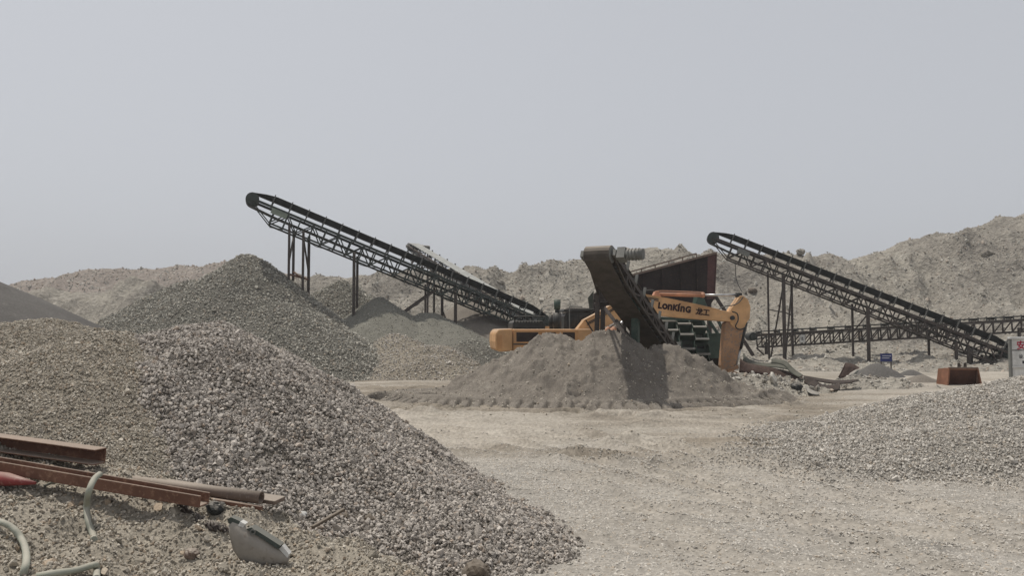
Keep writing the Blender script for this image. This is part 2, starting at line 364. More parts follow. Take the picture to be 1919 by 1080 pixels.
# ------------------------------------------------------------------ ground
MC = (2.2, 25.6)
def _arc(k, a0, a1, n=9, rx=7.2, ry=4.1): return [(MC[0] + rx * k * math.cos(R(a0 + (a1 - a0) * i / (n - 1))), MC[1] + ry * k * math.sin(R(a0 + (a1 - a0) * i / (n - 1)))) for i in range(n)]
TRACKS = [(_arc(0.90, 196, 342), 0.78), (_arc(0.72, 205, 262), 0.55), (_arc(1.13, 205, 300), 0.5), ([(-8.5, 32.0), (-6.0, 31.0), (-3.4, 30.4), (-2.0, 30.2)], 0.55), ([(-8.0, 30.6), (-5.6, 29.6), (-3.0, 28.9)], 0.5),
          ([(1.9, 23.8), (1.8, 22.6), (2.2, 20.8)], 0.34)]
def track_height(X, Y):
    Z = np.zeros_like(X)
    m = (X > -9) & (X < 11) & (Y > 19) & (Y < 32)
    if not m.any(): return Z
    x, y = X[m], Y[m]; z = np.zeros_like(x)
    for pts, wd in TRACKS:
        P = np.array([(p.x, p.y) for p in spline([(a, b, 0) for a, b in pts], 6)])
        best = np.full(x.shape, 9.0); arc = np.zeros(x.shape); run = 0
        for i in range(len(P) - 1):
            d = P[i + 1] - P[i]; L = np.hypot(*d); t = np.clip(((x - P[i, 0]) * d[0] + (y - P[i, 1]) * d[1]) / L ** 2, 0, 1)
            ds = np.hypot(x - P[i, 0] - t * d[0], y - P[i, 1] - t * d[1]); k = ds < best
            best[k] = ds[k]; arc[k] = run + t[k] * L; run += L
        inside = sstep(wd / 2 + 0.08, wd / 2 - 0.05, best); bars = sstep(0.62, 0.88, np.abs((((arc + 0.35 * best * np.sin(arc * 0.7)) / 0.36) % 1) - 0.5) * 2)
        fade = 0.55 + 0.45 * sstep(-0.2, 0.35, fbm(arc, best, 1.7, 2, 91))
        z = z + inside * fade * (-0.03 - 0.20 * bars) + 0.08 * np.exp(-((best - wd / 2 - 0.1) / 0.09) ** 2) * fade
    Z[m] = z; return Z
RUTS = []
for base_ in ([(-7, 24), (-1, 18.6), (4, 17.6), (11, 19.5), (20, 24)], [(-1, 14.2), (3, 12.4), (7, 10.2), (11, 8.4)], [(-2.5, 20.5), (1.0, 16.0), (3.6, 11.5), (5.0, 6.5), (5.5, 3.5)], [(0.6, 9.6), (3.2, 8.4), (6.5, 6.2), (9, 4.5)],
              [(-4, 22.0), (2, 19.8), (8, 18.8), (16, 20.5)], [(1.6, 12.8), (2.6, 9.6), (3.0, 6.5), (3.0, 3.5)], [(-3, 17.5), (2, 15.0), (7, 14.0), (9, 13.6)]):
    B_ = [Vector((a, b, 0)) for a, b in base_]
    for off in (-0.95, 0.95):
        out_ = []
        for i_ in range(len(B_)):
            d_ = (B_[min(i_ + 1, len(B_) - 1)] - B_[max(i_ - 1, 0)]).normalized(); out_.append(B_[i_] + Vector((-d_.y, d_.x, 0)) * off)
        RUTS.append(np.array([(q.x, q.y) for q in spline(out_, 4)]))
def rut_field(X, Y):
    """depth profile of wheel ruts and how far a place lies in a rut"""
    Z = np.zeros(X.shape); M = np.zeros(X.shape); G = np.zeros(X.shape); sel = (X > -9) & (X < 17) & (Y > 3) & (Y < 25)
    if not sel.any(): return Z, M, G
    x, y = X[sel], Y[sel]; z = np.zeros(x.shape); mk = np.zeros(x.shape); rg = np.zeros(x.shape); wob = 0.05 * fbm(x, y, 1.1, 3, 211); keep_ = (0.55 + 0.45 * sstep(10, 15, y)) * (0.35 + 0.65 * sstep(-0.35, 0.25, fbm(x, y, 3.0, 3, 213)))
    for n_, P in enumerate(RUTS):
        best = np.full(x.shape, 9.0); arc = np.zeros(x.shape); run = 0
        for i in range(len(P) - 1):
            d = P[i + 1] - P[i]; L = np.hypot(*d); near_ = np.nonzero((np.abs(x - P[i, 0] - d[0] / 2) < L / 2 + 0.9) & (np.abs(y - P[i, 1] - d[1] / 2) < L / 2 + 0.9))[0]
            if len(near_):
                t = np.clip(((x[near_] - P[i, 0]) * d[0] + (y[near_] - P[i, 1]) * d[1]) / L ** 2, 0, 1); ds = np.hypot(x[near_] - P[i, 0] - t * d[0], y[near_] - P[i, 1] - t * d[1])
                k = ds < best[near_]; best[near_[k]] = ds[k]; arc[near_[k]] = run + t[k] * L
            run += L
        b_ = best + wob; ins = sstep(0.30, 0.16, b_); amp = (0.8, 1.0, 0.7, 0.9)[n_ % 4] * keep_
        z += amp * (-0.075 * ins + 0.03 * ins * sstep(0.2, 0.7, np.abs((arc / 0.13) % 1 - 0.5) * 2) + 0.075 * np.exp(-((b_ - 0.38) / 0.09) ** 2)); rg = np.maximum(rg, np.exp(-((b_ - 0.36) / 0.13) ** 2) * amp); mk = np.maximum(mk, ins * amp)
    Z[sel] = z; M[sel] = mk; G[sel] = rg; return Z, M, G
def ground_h(X, Y):
    X = np.asarray(X, float); Y = np.asarray(Y, float)
    near = sstep(70, 40, Y)
    z = 0.05 * fbm(X, Y, 6, 3, 3) * near + 0.022 * fbm(X * 0.35, Y * 2.4, 0.9, 4, 8) * sstep(45, 25, Y) + 0.05 * np.maximum(0, fbm(X * 0.3, Y * 1.6, 1.1, 4, 14)) * sstep(17, 21, Y) * sstep(40, 32, Y)
    # wheel ruts sweeping across the yard
    for (a, b, c, wv) in ((0.02, 17.2, 0.12, 0.35), (-0.05, 15.4, 0.1, 0.3), (0.06, 19.4, 0.14, 0.4), (-0.12, 11.2, 0.08, 0.35), (-0.2, 9.4, 0.07, 0.4), (0.0, 20.3, 0.13, 0.3)):
        yc = b + a * X + 0.35 * np.sin(X * 0.35 + b)
        z = z - c * 0.45 * np.exp(-((Y - yc) / wv) ** 2) * sstep(-0.5, 0.3, fbm(X, Y, 3.5, 2, int(b * 10))) + c * 0.3 * np.exp(-((Y - yc - 0.5) / 0.2) ** 2)
    z = z + 0.05 * np.maximum(0, fbm(X, Y, 0.8, 4, 21)) * sstep(19, 22, Y) * sstep(32, 27, Y)
    return z + track_height(X, Y) + rut_field(X, Y)[0]
def grit_mask(X, Y):
    n = fbm(X, Y, 3.5, 4, 44); m = sstep(16.5, 12.5, Y + 2.2 * n + 0.12 * X)
    patch = 0.72 + 0.28 * sstep(-0.35, 0.35, fbm(X, Y, 2.2, 4, 46))
    return np.clip(m * patch * (0.8 + 0.35 * fbm(X, Y, 0.9, 3, 5)) * (1 - 0.75 * rut_field(np.asarray(X, float), np.asarray(Y, float))[1]), 0, 1)
def axis(segs):
    out = []
    for a, b, st in segs: out += list(np.arange(a, b, st))
    return np.array(out + [segs[-1][1]])
gx = axis([(-420, -100, 40), (-100, -30, 5), (-30, -8, 0.5), (-8, 10, 0.07), (10, 30, 0.5), (30, 100, 5), (100, 421, 40)])
gy = axis([(-40, 3, 2), (3, 13, 0.075), (13, 19.5, 0.09), (19.5, 28, 0.055), (28, 40, 0.2), (40, 70, 1), (70, 200, 10), (200, 620, 60)])
g = link('ground', grid_mesh('ground', gx, gy, ground_h, YARD, attr=('grit', grit_mask)))
a_ = g.data.attributes.new('soil', 'FLOAT', 'POINT'); co_ = np.empty(len(g.data.vertices) * 3); g.data.vertices.foreach_get('co', co_); co_ = co_.reshape(-1, 3)
dd_ = np.sqrt(((co_[:, 0] - 2.0) / 9.0) ** 2 + ((co_[:, 1] - 26.5) / 6.2) ** 2) + 0.16 * fbm(co_[:, 0] * 0.5, co_[:, 1] * 1.6, 1.6, 4, 201)
sl_ = sstep(1.02, 0.78, dd_) * 0.8 + 0.5 * sstep(0.25, 0.7, fbm(co_[:, 0] * 0.35, co_[:, 1] * 1.8, 2.2, 4, 203)) * sstep(12, 15, co_[:, 1]) * sstep(60, 30, co_[:, 1])
sl_ = sl_ + 0.55 * rut_field(co_[:, 0], co_[:, 1])[2] * sstep(-0.5, 0.4, fbm(co_[:, 0], co_[:, 1], 2.0, 3, 221)) + 0.7 * np.exp(-(((co_[:, 0] + 5.5) / 6.0) ** 2 + ((co_[:, 1] - 32.5) / 5.0) ** 2)) * sstep(-0.5, 0.3, fbm(co_[:, 0] * 0.4, co_[:, 1] * 1.6, 2.0, 4, 225)) + 0.75 * np.exp(-(((co_[:, 0] - 7.5) / 3.2) ** 2 + ((co_[:, 1] - 20.0) / 2.2) ** 2)) * sstep(-0.6, 0.2, fbm(co_[:, 0] * 0.5, co_[:, 1] * 2, 1.5, 4, 223))
a_.data.foreach_set('value', np.clip(sl_, 0, 1).astype(np.float32)); tag(g, kind='structure')
def n_pts(n): return rng.uniform(0, 1, n)
# loose gravel strewn over the yard
p = spread(430000, -3, 13, 5.5, 19, ground_h, lambda x, y, z: (rng.uniform(0, 1, len(x)) < 0.05 + 0.95 * grit_mask(x, y)) & (np.abs(x) < y * 0.75 + 1))
scatter(g, 'pale', p - [0, 0, 0.003], 0.009 + 0.016 * n_pts(len(p)) ** 2.2, n_pts(len(p)) * 0.85 + 0.15, (n_pts(len(p)) < 0.12) * 0.8, 'loose_gravel', tilt=0.9)

# ------------------------------------------------------------------ hills
def sil(pairs, Yc):
    us = np.array([a for a, b in pairs], float); P = [at(a, b, Yc) for a, b in pairs]
    return np.array([q.x for q in P]), np.array([q.z for q in P])
HX, HZ = sil([(380, 540), (480, 525), (560, 512), (610, 508), (660, 517), (740, 512), (800, 503), (880, 496), (960, 498), (1020, 487), (1090, 481), (1150, 479), (1270, 474), (1340, 477), (1440, 474), (1480, 468), (1510, 477),
              (1545, 473), (1570, 471), (1590, 480), (1640, 468), (1700, 447), (1760, 433), (1800, 426), (1860, 411), (1919, 397), (2100, 360), (2400, 350)], 78)
def hill_h(X, Y):
    zc = np.interp(X, HX, HZ); toe = 59.5 + 2.5 * fbm(X, X * 0, 18, 3, 12) - 3.5 * sstep(8, 30, X)
    t = (Y - toe) / (78 - toe)
    prof = np.where(t < 1, np.clip(t, -0.1, 1) ** 0.92 if False else np.sign(t) * np.abs(t) ** 1.0, 1 - (t - 1) * 0.35)
    gul = 1.2 * fbm(X * 1.0 + 0.35 * Y, Y * 0.25, 4.5, 4, 33) - 0.9 * np.abs(fbm(X * 1.0 - 0.2 * Y, Y * 0.15, 2.6, 3, 36)) + 0.42 + 0.45 * fbm(X, Y, 1.6, 4, 35)
    rough = 0.28 * fbm(X, Y, 0.9, 3, 37)
    ter = 0.9 * np.sin(t * 9 + 1.5 * fbm(X, Y, 12, 2, 2)) * sstep(0.0, 0.3, t) * sstep(1.05, 0.8, t)
    return zc * prof + (gul * sstep(-0.05, 0.25, t) * (0.25 + 0.75 * sstep(1.05, 0.8, t))) + rough * sstep(-0.05, 0.1, t) * (0.35 + 0.65 * sstep(1.1, 0.9, t)) + ter - 0.3
ho = link('hill', grid_mesh('hill', np.arange(-46, 92, 0.36), np.arange(52, 100, 0.36), hill_h, HILL, keep=lambda X, Y, Z: Z > -0.3)); tag(ho, kind='structure')
p = spread(60000, -30, 60, 54, 79, hill_h, lambda x, y, z: (z > 0.0) & (np.abs(x) < y * 0.68) & (rng.uniform(0, 1, len(x)) < 0.35 + 0.65 * sstep(-0.2, 0.5, fbm(x, y, 6, 3, 9))))
sz = 0.035 + 0.10 * n_pts(len(p)) ** 2.5 + 0.25 * (n_pts(len(p)) < 0.012) * n_pts(len(p))
scatter(ho, 'hill', p, sz, 0.25 + 0.6 * n_pts(len(p)), (n_pts(len(p)) < 0.2) * 0.7, 'rubble_stones')
def bank_h(X, Y):
    w_ = sstep(7.5, 13, X + 1.5 * fbm(X, Y, 4, 2, 231)) * sstep(48, 42, X)
    rise = np.interp(Y, [39, 42, 50, 58, 64], [-0.25, 0.02, 0.42, 0.95, 1.2])
    lump = 0.34 * np.maximum(0, fbm(X, Y, 2.2, 4, 233)) + 0.14 * fbm(X, Y, 0.8, 3, 235)
    return -0.3 + (rise + 0.3) * w_ + lump * sstep(-0.1, 0.3, rise) * w_
bo_ = link('spoil_bank', grid_mesh('spoil_bank', np.arange(5, 50, 0.22), np.arange(38.5, 64, 0.22), bank_h, HILL, keep=lambda X, Y, Z: Z > -0.2)); tag(bo_, kind='structure')
p = spread(9000, 8, 44, 41, 61, bank_h, lambda x, y, z: (z > 0.0) & (x < y * 0.68))
scatter(bo_, 'hill', p, 0.025 + 0.13 * n_pts(len(p)) ** 3, 0.2 + 0.7 * n_pts(len(p)), (n_pts(len(p)) < 0.2) * 0.7, 'rubble_stones')
LX, LZ = sil([(-300, 560), (-120, 548), (0, 536), (40, 525), (75, 518), (105, 515), (160, 498), (190, 500), (280, 499), (350, 494), (430, 489), (520, 505), (620, 520), (760, 525)], 120)
def far_h(X, Y):
    zc = np.interp(X, LX, LZ); t = (Y - 88) / 32
    prof = np.where(t < 0.45, t * 0.95, np.where(t < 0.6, 0.43 + (t - 0.45) * 0.25, np.where(t < 1, 0.467 + (t - 0.6) * 1.332, 1 - (t - 1) * 0.3)))
    return zc * prof + (1.2 * fbm(X, Y * 0.5, 7, 4, 61) + 0.5 * fbm(X, Y, 2.4, 3, 62)) * sstep(0, 0.2, t) * sstep(1.08, 0.8, t) + 0.25 * fbm(X, Y, 1.5, 3, 63) * sstep(0, 0.1, t) - 0.4
fo = link('hill', grid_mesh('far_hill', np.arange(-105, -8, 0.6), np.arange(82, 150, 0.6), far_h, HILLR, keep=lambda X, Y, Z: Z > -0.4)); tag(fo, kind='structure')
p = spread(16000, -80, -10, 86, 121, far_h, lambda x, y, z: (z > 0.0) & (np.abs(x) < y * 0.68))
scatter(fo, 'hill', p, 0.06 + 0.2 * n_pts(len(p)) ** 3, 0.25 + 0.6 * n_pts(len(p)), (n_pts(len(p)) < 0.35) * 0.8, 'rubble_stones')

# ------------------------------------------------------------------ heaps
def cone(X, Y, c, z, tan, soft=0.25, ax=1.0, ay=1.0, rot=0.0):
    dx, dy = X - c[0], Y - c[1]
    if rot: dx, dy = dx * math.cos(rot) + dy * math.sin(rot), -dx * math.sin(rot) + dy * math.cos(rot)
    r = np.sqrt((dx / ax) ** 2 + (dy / ay) ** 2 + soft * soft) - soft
    return z - r * tan
def heap(name, label, cat, hf, box, step, mat, stones=None, group=None, eps=-0.12, sbox=None, spill=0.3):
    x0, x1, y0, y1 = box; org = ((x0 + x1) / 2, (y0 + y1) / 2, 0)
    o = link(name, grid_mesh(name, np.arange(x0, x1, step), np.arange(y0, y1, step), hf, mat, keep=lambda X, Y, Z: Z > eps + 0 * X, origin=org), loc=org)
    tag(o, label, cat, group)
    if stones:
        key, n, smin, smax_, cond, warmp, tpow = stones
        bx = sbox or box; x = rng.uniform(bx[0], bx[1], n); y = rng.uniform(bx[2], bx[3], n); z = hf(x, y); gz = ground_h(x, y)
        k = rng.uniform(0, 1, n) < sstep(-spill, 0.04, z - gz) ** 2
        if cond is not None: k &= cond(x, y, z)
        p = np.stack([x, y, np.maximum(z, gz)], -1)[k]; m_ = len(p)
        s_ = smin + (smax_ - smin) * n_pts(m_) ** 2.0 + (n_pts(m_) < 0.006) * smax_ * (0.4 + 0.8 * n_pts(m_))
        scatter(o, key, p + np.stack([0 * s_, 0 * s_, s_ * 0.5], -1), s_, n_pts(m_) ** tpow, (n_pts(m_) < warmp) * (0.3 + 0.6 * n_pts(m_)), origin=org)
    return o
# rubble mound in the foreground
def rub_h(X, Y):
    edge = (X - (0.7 - 0.88 * (Y - 5.0))) / 1.33 + 0.22 * fbm(X, Y, 1.3, 3, 81)
    top = 0.50 + 0.085 * (Y - 5) + 0.12 * np.clip(-X - 2.0, 0, 4) + 0.14 * fbm(X, Y, 1.5, 4, 83) + 0.06 * fbm(X, Y, 0.3, 4, 84) + 0.16 * np.abs(fbm(X, Y, 0.55, 4, 87)) * np.exp(-(((X + 1.9) / 0.9) ** 2 + ((Y - 6.7) / 0.7) ** 2))
    z = np.minimum(top, -edge * 0.60 + 0.05 * fbm(X, Y, 0.25, 3, 85) + 0.1)
    return z - 0.5 * sstep(8.2, 9.6, Y)
# foreground: brown finer heap
B1 = at(215, 618, 9.7); B2 = at(70, 603, 13.0); B3 = at(-130, 640, 10)
def pileB0(X, Y):
    z = cone(X, Y, (B1.x - 0.12, B1.y), 2.20, 0.62, 0.5)
    z = smax(z, cone(X, Y, (B2.x, B2.y), 2.38, 0.60, 0.9, 1.25, 1, 0), 0.2)
    z = smax(z, cone(X, Y, (B3.x, B3.y), 2.05, 0.5, 0.8), 0.3)
    return z + 0.09 * fbm(X, Y, 1.4, 4, 75) + 0.03 * fbm(X, Y, 0.22, 3, 76)
# foreground: pale coarse gravel heap
A1 = at(400, 606, 10.6); A2 = at(320, 616, 10.1)
def pileA(X, Y):
    z = cone(X, Y, (A1.x, A1.y), 2.33, 0.70, 0.45)
    z = smax(z, cone(X, Y, (A2.x, A2.y), 2.22, 0.64, 0.5), 0.2)
    z = smax(z, cone(X, Y, (-1.75, 9.1), 0.78, 0.48, 0.4), 0.25)
    z = smax(z, cone(X, Y, (-1.15, 8.2), 0.34, 0.36, 0.4), 0.2)
    return z + 0.10 * fbm(X, Y, 1.6, 4, 71) + 0.035 * fbm(X, Y, 0.25, 3, 72)
heap('gravel_pile', 'pale pinkish pile of coarse crushed gravel beside the rusty steel beams', 'gravel pile', pileA, (-9, 2.2, 5.6, 15), 0.06, GRAVA, sbox=(-6.2, 1.3, 6.0, 12.2), spill=0.14, stones=
     ('pink', 165000, 0.009, 0.031, lambda x, y, z: (z > np.maximum(rub_h(x, y) - 0.05, pileB0(x, y) - 0.03)), 0.08, 0.85))
heap('gravel_pile', 'brown pile of finer gravel behind the rusty steel beams', 'gravel pile', pileB0, (-15, -2.5, 5.5, 17), 0.07, BROWNB, sbox=(-9.5, -3.0, 6.2, 13.2), stones=
     ('brown', 210000, 0.006, 0.02, lambda x, y, z: (z > np.maximum(rub_h(x, y), pileA(x, y)) - 0.03) & (x > -y * 0.72), 0.12, 0.9))
heap('rubble_mound', 'low mound of sandy rubble with beams, hoses and scrap lying on it', 'rubble mound', rub_h, (-9, 1.2, 3.0, 10.0), 0.045, RUBB,
     ('brown', 190000, 0.004, 0.019, lambda x, y, z: (z > np.maximum(pileB0(x, y), pileA(x, y)) - 0.02) & (y > 4.5) & (y < 9) & (x > -y * 0.72), 0.15, 0.9))
rub = [o for o in col.objects if o.name == 'rubble_mound'][0]
p = spread(900, -5, 0.6, 4.6, 8.2, rub_h, lambda x, y, z: z > np.maximum(pileB0(x, y), pileA(x, y)) + 0.01)
scatter(rub, 'brown', p, 0.016 + 0.05 * n_pts(len(p)) ** 3, 0.5 * n_pts(len(p)), (n_pts(len(p)) < 0.4) * 0.8, 'clods', origin=rub.location)
# right foreground heap
def pileR(X, Y):
    z = cone(X, Y, (12.8, 16.4), 1.50, 0.265, 1.2, 1.15, 0.8, 0.06)
    z = smax(z, cone(X, Y, (8.6, 14.0), 0.62, 0.20, 0.6, 1.2, 0.75), 0.3)
    return z + 0.08 * fbm(X, Y, 1.8, 4, 101) + 0.025 * fbm(X, Y, 0.3, 3, 102) - 0.06
heap('gravel_pile', 'low pale pile of coarse gravel in front of the white notice panel', 'gravel pile', pileR, (2, 24, 8, 26), 0.09, GRAVR, sbox=(3.5, 15, 9, 20.5), spill=0.28, stones=
     ('pale', 190000, 0.010, 0.033, lambda x, y, z: (x < y * 0.72 + 1), 0.12, 0.9))
# big grey heap below the long conveyor
CB = at(468, 483, 43)
def pileBig(X, Y):
    z = cone(X, Y, (CB.x, CB.y), CB.z + 0.12, 0.79, 0.6)
    z = smax(z, cone(X, Y, (CB.x + 3.7, CB.y + 5.2), CB.z - 0.95, 0.70, 0.5), 0.15)
    z = smax(z, cone(X, Y, (CB.x + 2.6, CB.y - 3.2), CB.z - 2.55, 0.58, 0.8), 0.5)
    z = smax(z, cone(X, Y, (CB.x - 3.2, CB.y + 1.0), CB.z - 1.35, 0.60, 1.0), 0.5)
    z = smax(z, cone(X, Y, (CB.x - 6.5, CB.y - 1.0), CB.z - 3.6, 0.50, 1.0), 0.6)
    return z + 0.22 * fbm(X, Y, 4, 4, 111) + 0.06 * fbm(X, Y, 0.6, 3, 112)
heap('gravel_pile', 'tall grey green gravel pile under the head of the long conveyor', 'gravel pile', pileBig, (-28, 0, 31, 58), 0.16, GRAVB,
     ('grey', 170000, 0.022, 0.075, lambda x, y, z: (y < 49) & (x > -y * 0.7), 0.12, 0.85))
# far-left smooth dark heap
CL = at(-190, 470, 34)
heap('sand_pile', 'smooth dark grey sand pile in front of the far reddish hill', 'sand pile',
     lambda X, Y: cone(X, Y, (CL.x, CL.y), CL.z, 0.50, 1.5) + 0.05 * fbm(X, Y, 3, 3, 121), (-40, -12, 22, 48), 0.25, SANDD)
# heaps between the long conveyor and the excavator
def simple(c, zz, tan, soft, seed, amp=0.08, **k):
    return lambda X, Y: cone(X, Y, (c.x, c.y), zz, tan, soft, **k) + amp * fbm(X, Y, 1.6, 4, seed) + 0.3 * amp * fbm(X, Y, 0.4, 3, seed + 1)
c1 = at(712, 557, 44.6)
heap('gravel_pile', 'pointed pale green grit pile crossed by the conveyor shadow', 'gravel pile', simple(c1, c1.z, 0.66, 0.25, 131), (c1.x - 7, c1.x + 7, 38, 52), 0.14, GRIT,
     ('grey', 9000, 0.02, 0.045, lambda x, y, z: (z > 0.02) & (y < 48), 0.05, 0.7))
c2 = at(800, 588, 45.2)
heap('gravel_pile', 'low rounded grit pile next to the pointed one', 'gravel pile', simple(c2, c2.z, 0.5, 0.8, 135), (c2.x - 6, c2.x + 6, 39.5, 53), 0.14, GRIT,
     ('grey', 6000, 0.02, 0.045, lambda x, y, z: (z > 0.02) & (y < 47), 0.05, 0.7))
c3 = at(885, 566, 48.5)
heap('sand_pile', 'broad brownish grey sand pile under the conveyor tails behind the excavator', 'sand pile', simple(c3, c3.z + 0.1, 0.62, 0.4, 139, 0.1), (c3.x - 8, c3.x + 8, 42, 58), 0.16, SAND)
c4 = at(735, 626, 41); c5 = at(810, 643, 39)
def pileE(X, Y):
    z = smax(cone(X, Y, (c4.x, c4.y), c4.z, 0.45, 0.6), cone(X, Y, (c5.x, c5.y), c5.z, 0.42, 0.9), 0.3)
    z = np.where(True, smax(z, cone(X, Y, (c5.x + 1.9, c5.y + 0.6), c5.z - 0.35, 0.5, 0.5), 0.25), z)
    return z + 0.16 * fbm(X, Y, 1.5, 4, 141) + 0.05 * fbm(X, Y, 0.4, 3, 142) - 0.1
heap('gravel_pile', 'lumpy low gravel heap at the foot of the conveyor legs', 'gravel pile', pileE, (c4.x - 5, c5.x + 6, 33, 46), 0.12, BROWNB,
     ('pale', 26000, 0.02, 0.06, lambda x, y, z: (y < 43), 0.3, 0.9))
c6 = at(885, 640, 40)
heap('gravel_pile', 'small grey gravel pile left of the excavator counterweight', 'gravel pile', simple(c6, c6.z, 0.55, 0.5, 145), (c6.x - 4, c6.x + 4, 36, 44), 0.1, GRAVB,
     ('grey', 7000, 0.025, 0.06, lambda x, y, z: (z > 0.02) & (y < 41.5), 0.1, 0.8))
# sand mound in front of the excavator
S1 = at(1050, 621, 26.3); S2 = at(1135, 624, 25.8); S3 = at(1250, 648, 25.8); S4 = at(960, 648, 26.8)
def sandM(X, Y):
    z = cone(X, Y, (S1.x, S1.y), S1.z + 0.02, 0.76, 0.35, 1.15, 1.0)
    z = smax(z, cone(X, Y, (S2.x, S2.y), S2.z + 0.15, 0.70, 0.2), 0.08)
    z = smax(z, cone(X, Y, (S3.x, S3.y), S3.z + 0.08, 0.72, 0.3, 1.05, 1.0), 0.12)
    z = smax(z, cone(X, Y, (S4.x, S4.y), S4.z - 0.38, 0.62, 0.4, 1.2, 1.0), 0.2)
    z = smax(z, cone(X, Y, (7.0, 25.0), 0.55, 0.5, 0.4, 1.2, 1.0), 0.2)
    dd = np.sqrt(((X - MC[0]) / 7.2) ** 2 + ((Y - MC[1]) / 4.1) ** 2) + 0.05 * fbm(X, Y, 1.2, 3, 157)
    apron = 0.30 * sstep(1.03, 0.86, dd) - 0.08
    rid = 1 - np.abs(fbm(X * 1.4, Y * 0.5, 1.5, 4, 151)); lump = np.maximum(0, fbm(X, Y, 0.55, 4, 153))
    scoop = -0.22 * np.exp(-(((X - 5.6) / 0.5) ** 2 + ((Y - 25.1) / 0.35) ** 2)) - 0.2 * np.exp(-(((X - 6.6) / 0.6) ** 2 + ((Y - 24.6) / 0.3) ** 2)) - 0.16 * np.exp(-(((X - 4.7) / 0.35) ** 2 + ((Y - 25.0) / 0.4) ** 2))
    fade = sstep(-0.1, 0.5, z); z0 = z; z = smax(z, apron, 0.1)
    return z + (0.17 * rid - 0.12 + 0.18 * lump + 0.10 * np.abs(fbm(X * 1.3, Y, 0.4, 4, 155)) - 0.04 + scoop) * fade - 0.04 + 1.25 * track_height(X, Y) * sstep(0.75, 0.3, z0) * sstep(1.08, 1.0, dd)
heap('sand_pile', 'dug over grey brown sand mound in front of the yellow excavator', 'sand pile', sandM, (-6.6, 10.8, 20.2, 31.5), 0.045, SAND,
     ('brown', 9000, 0.008, 0.04, lambda x, y, z: (y < 27), 0.1, 0.5))
# small heaps at the right, beneath the right-hand conveyor
for (u, v, Y, tan, mt, lab) in ((1643, 679, 37, 0.62, SANDD, 'small pointed dark grey sand pile below the blue sign'),
                                (1706, 694, 38, 0.55, SANDD, 'small dark sand pile beside the pointed one'),
                                (1728, 702, 33, 0.45, SAND, 'low brownish sand pile nearest the orange loader bucket')):
    c = at(u, v, Y)
    heap('sand_pile', lab, 'sand pile', simple(c, c.z, tan, 0.15, int(u), 0.05), (c.x - 3.5, c.x + 3.5, Y - 3.5, Y + 3.5), 0.1, mt)
c = at(1775, 686, 41)
heap('soil_pile', 'sandy soil pile behind the orange loader bucket', 'soil pile', simple(c, c.z + 0.1, 0.4, 0.5, 171, 0.12), (c.x - 5, c.x + 5, 36, 47), 0.12, HILL,
     ('hill', 1500, 0.03, 0.09, lambda x, y, z: z > 0, 0.2, 0.8))
c7 = at(1440, 704, 29.5); c8 = at(1500, 722, 28)
heap('soil_pile', 'clumpy pale soil bank under the fallen rusty trough', 'soil pile',
     lambda X, Y: smax(smax(cone(X, Y, (c7.x, c7.y), c7.z, 0.42, 0.6, 1.4), cone(X, Y, (c8.x, c8.y), c8.z, 0.4, 0.5, 1.4), 0.2), cone(X, Y, (8.2, 28.5), 0.7, 0.4, 0.5), 0.2)
     + 0.2 * np.maximum(0, fbm(X, Y, 0.6, 4, 181)) + 0.06 * fbm(X, Y, 0.25, 3, 182) - 0.12, (5, 15, 24.5, 34), 0.07, HILL,
     ('hill', 2600, 0.02, 0.11, lambda x, y, z: z > 0, 0.15, 0.6))
c9 = at(1625, 716, 31)
heap('soil_pile', 'little clod heap at the end of the fallen scrap', 'soil pile', lambda X, Y: cone(X, Y, (c9.x, c9.y), 0.42, 0.35, 0.3, 1.5) + 0.16 * np.maximum(0, fbm(X, Y, 0.5, 4, 191)) - 0.05,
     (c9.x - 2.5, c9.x + 2.5, 29, 33), 0.07, HILL, ('hill', 700, 0.02, 0.08, lambda x, y, z: z > 0, 0.15, 0.6))

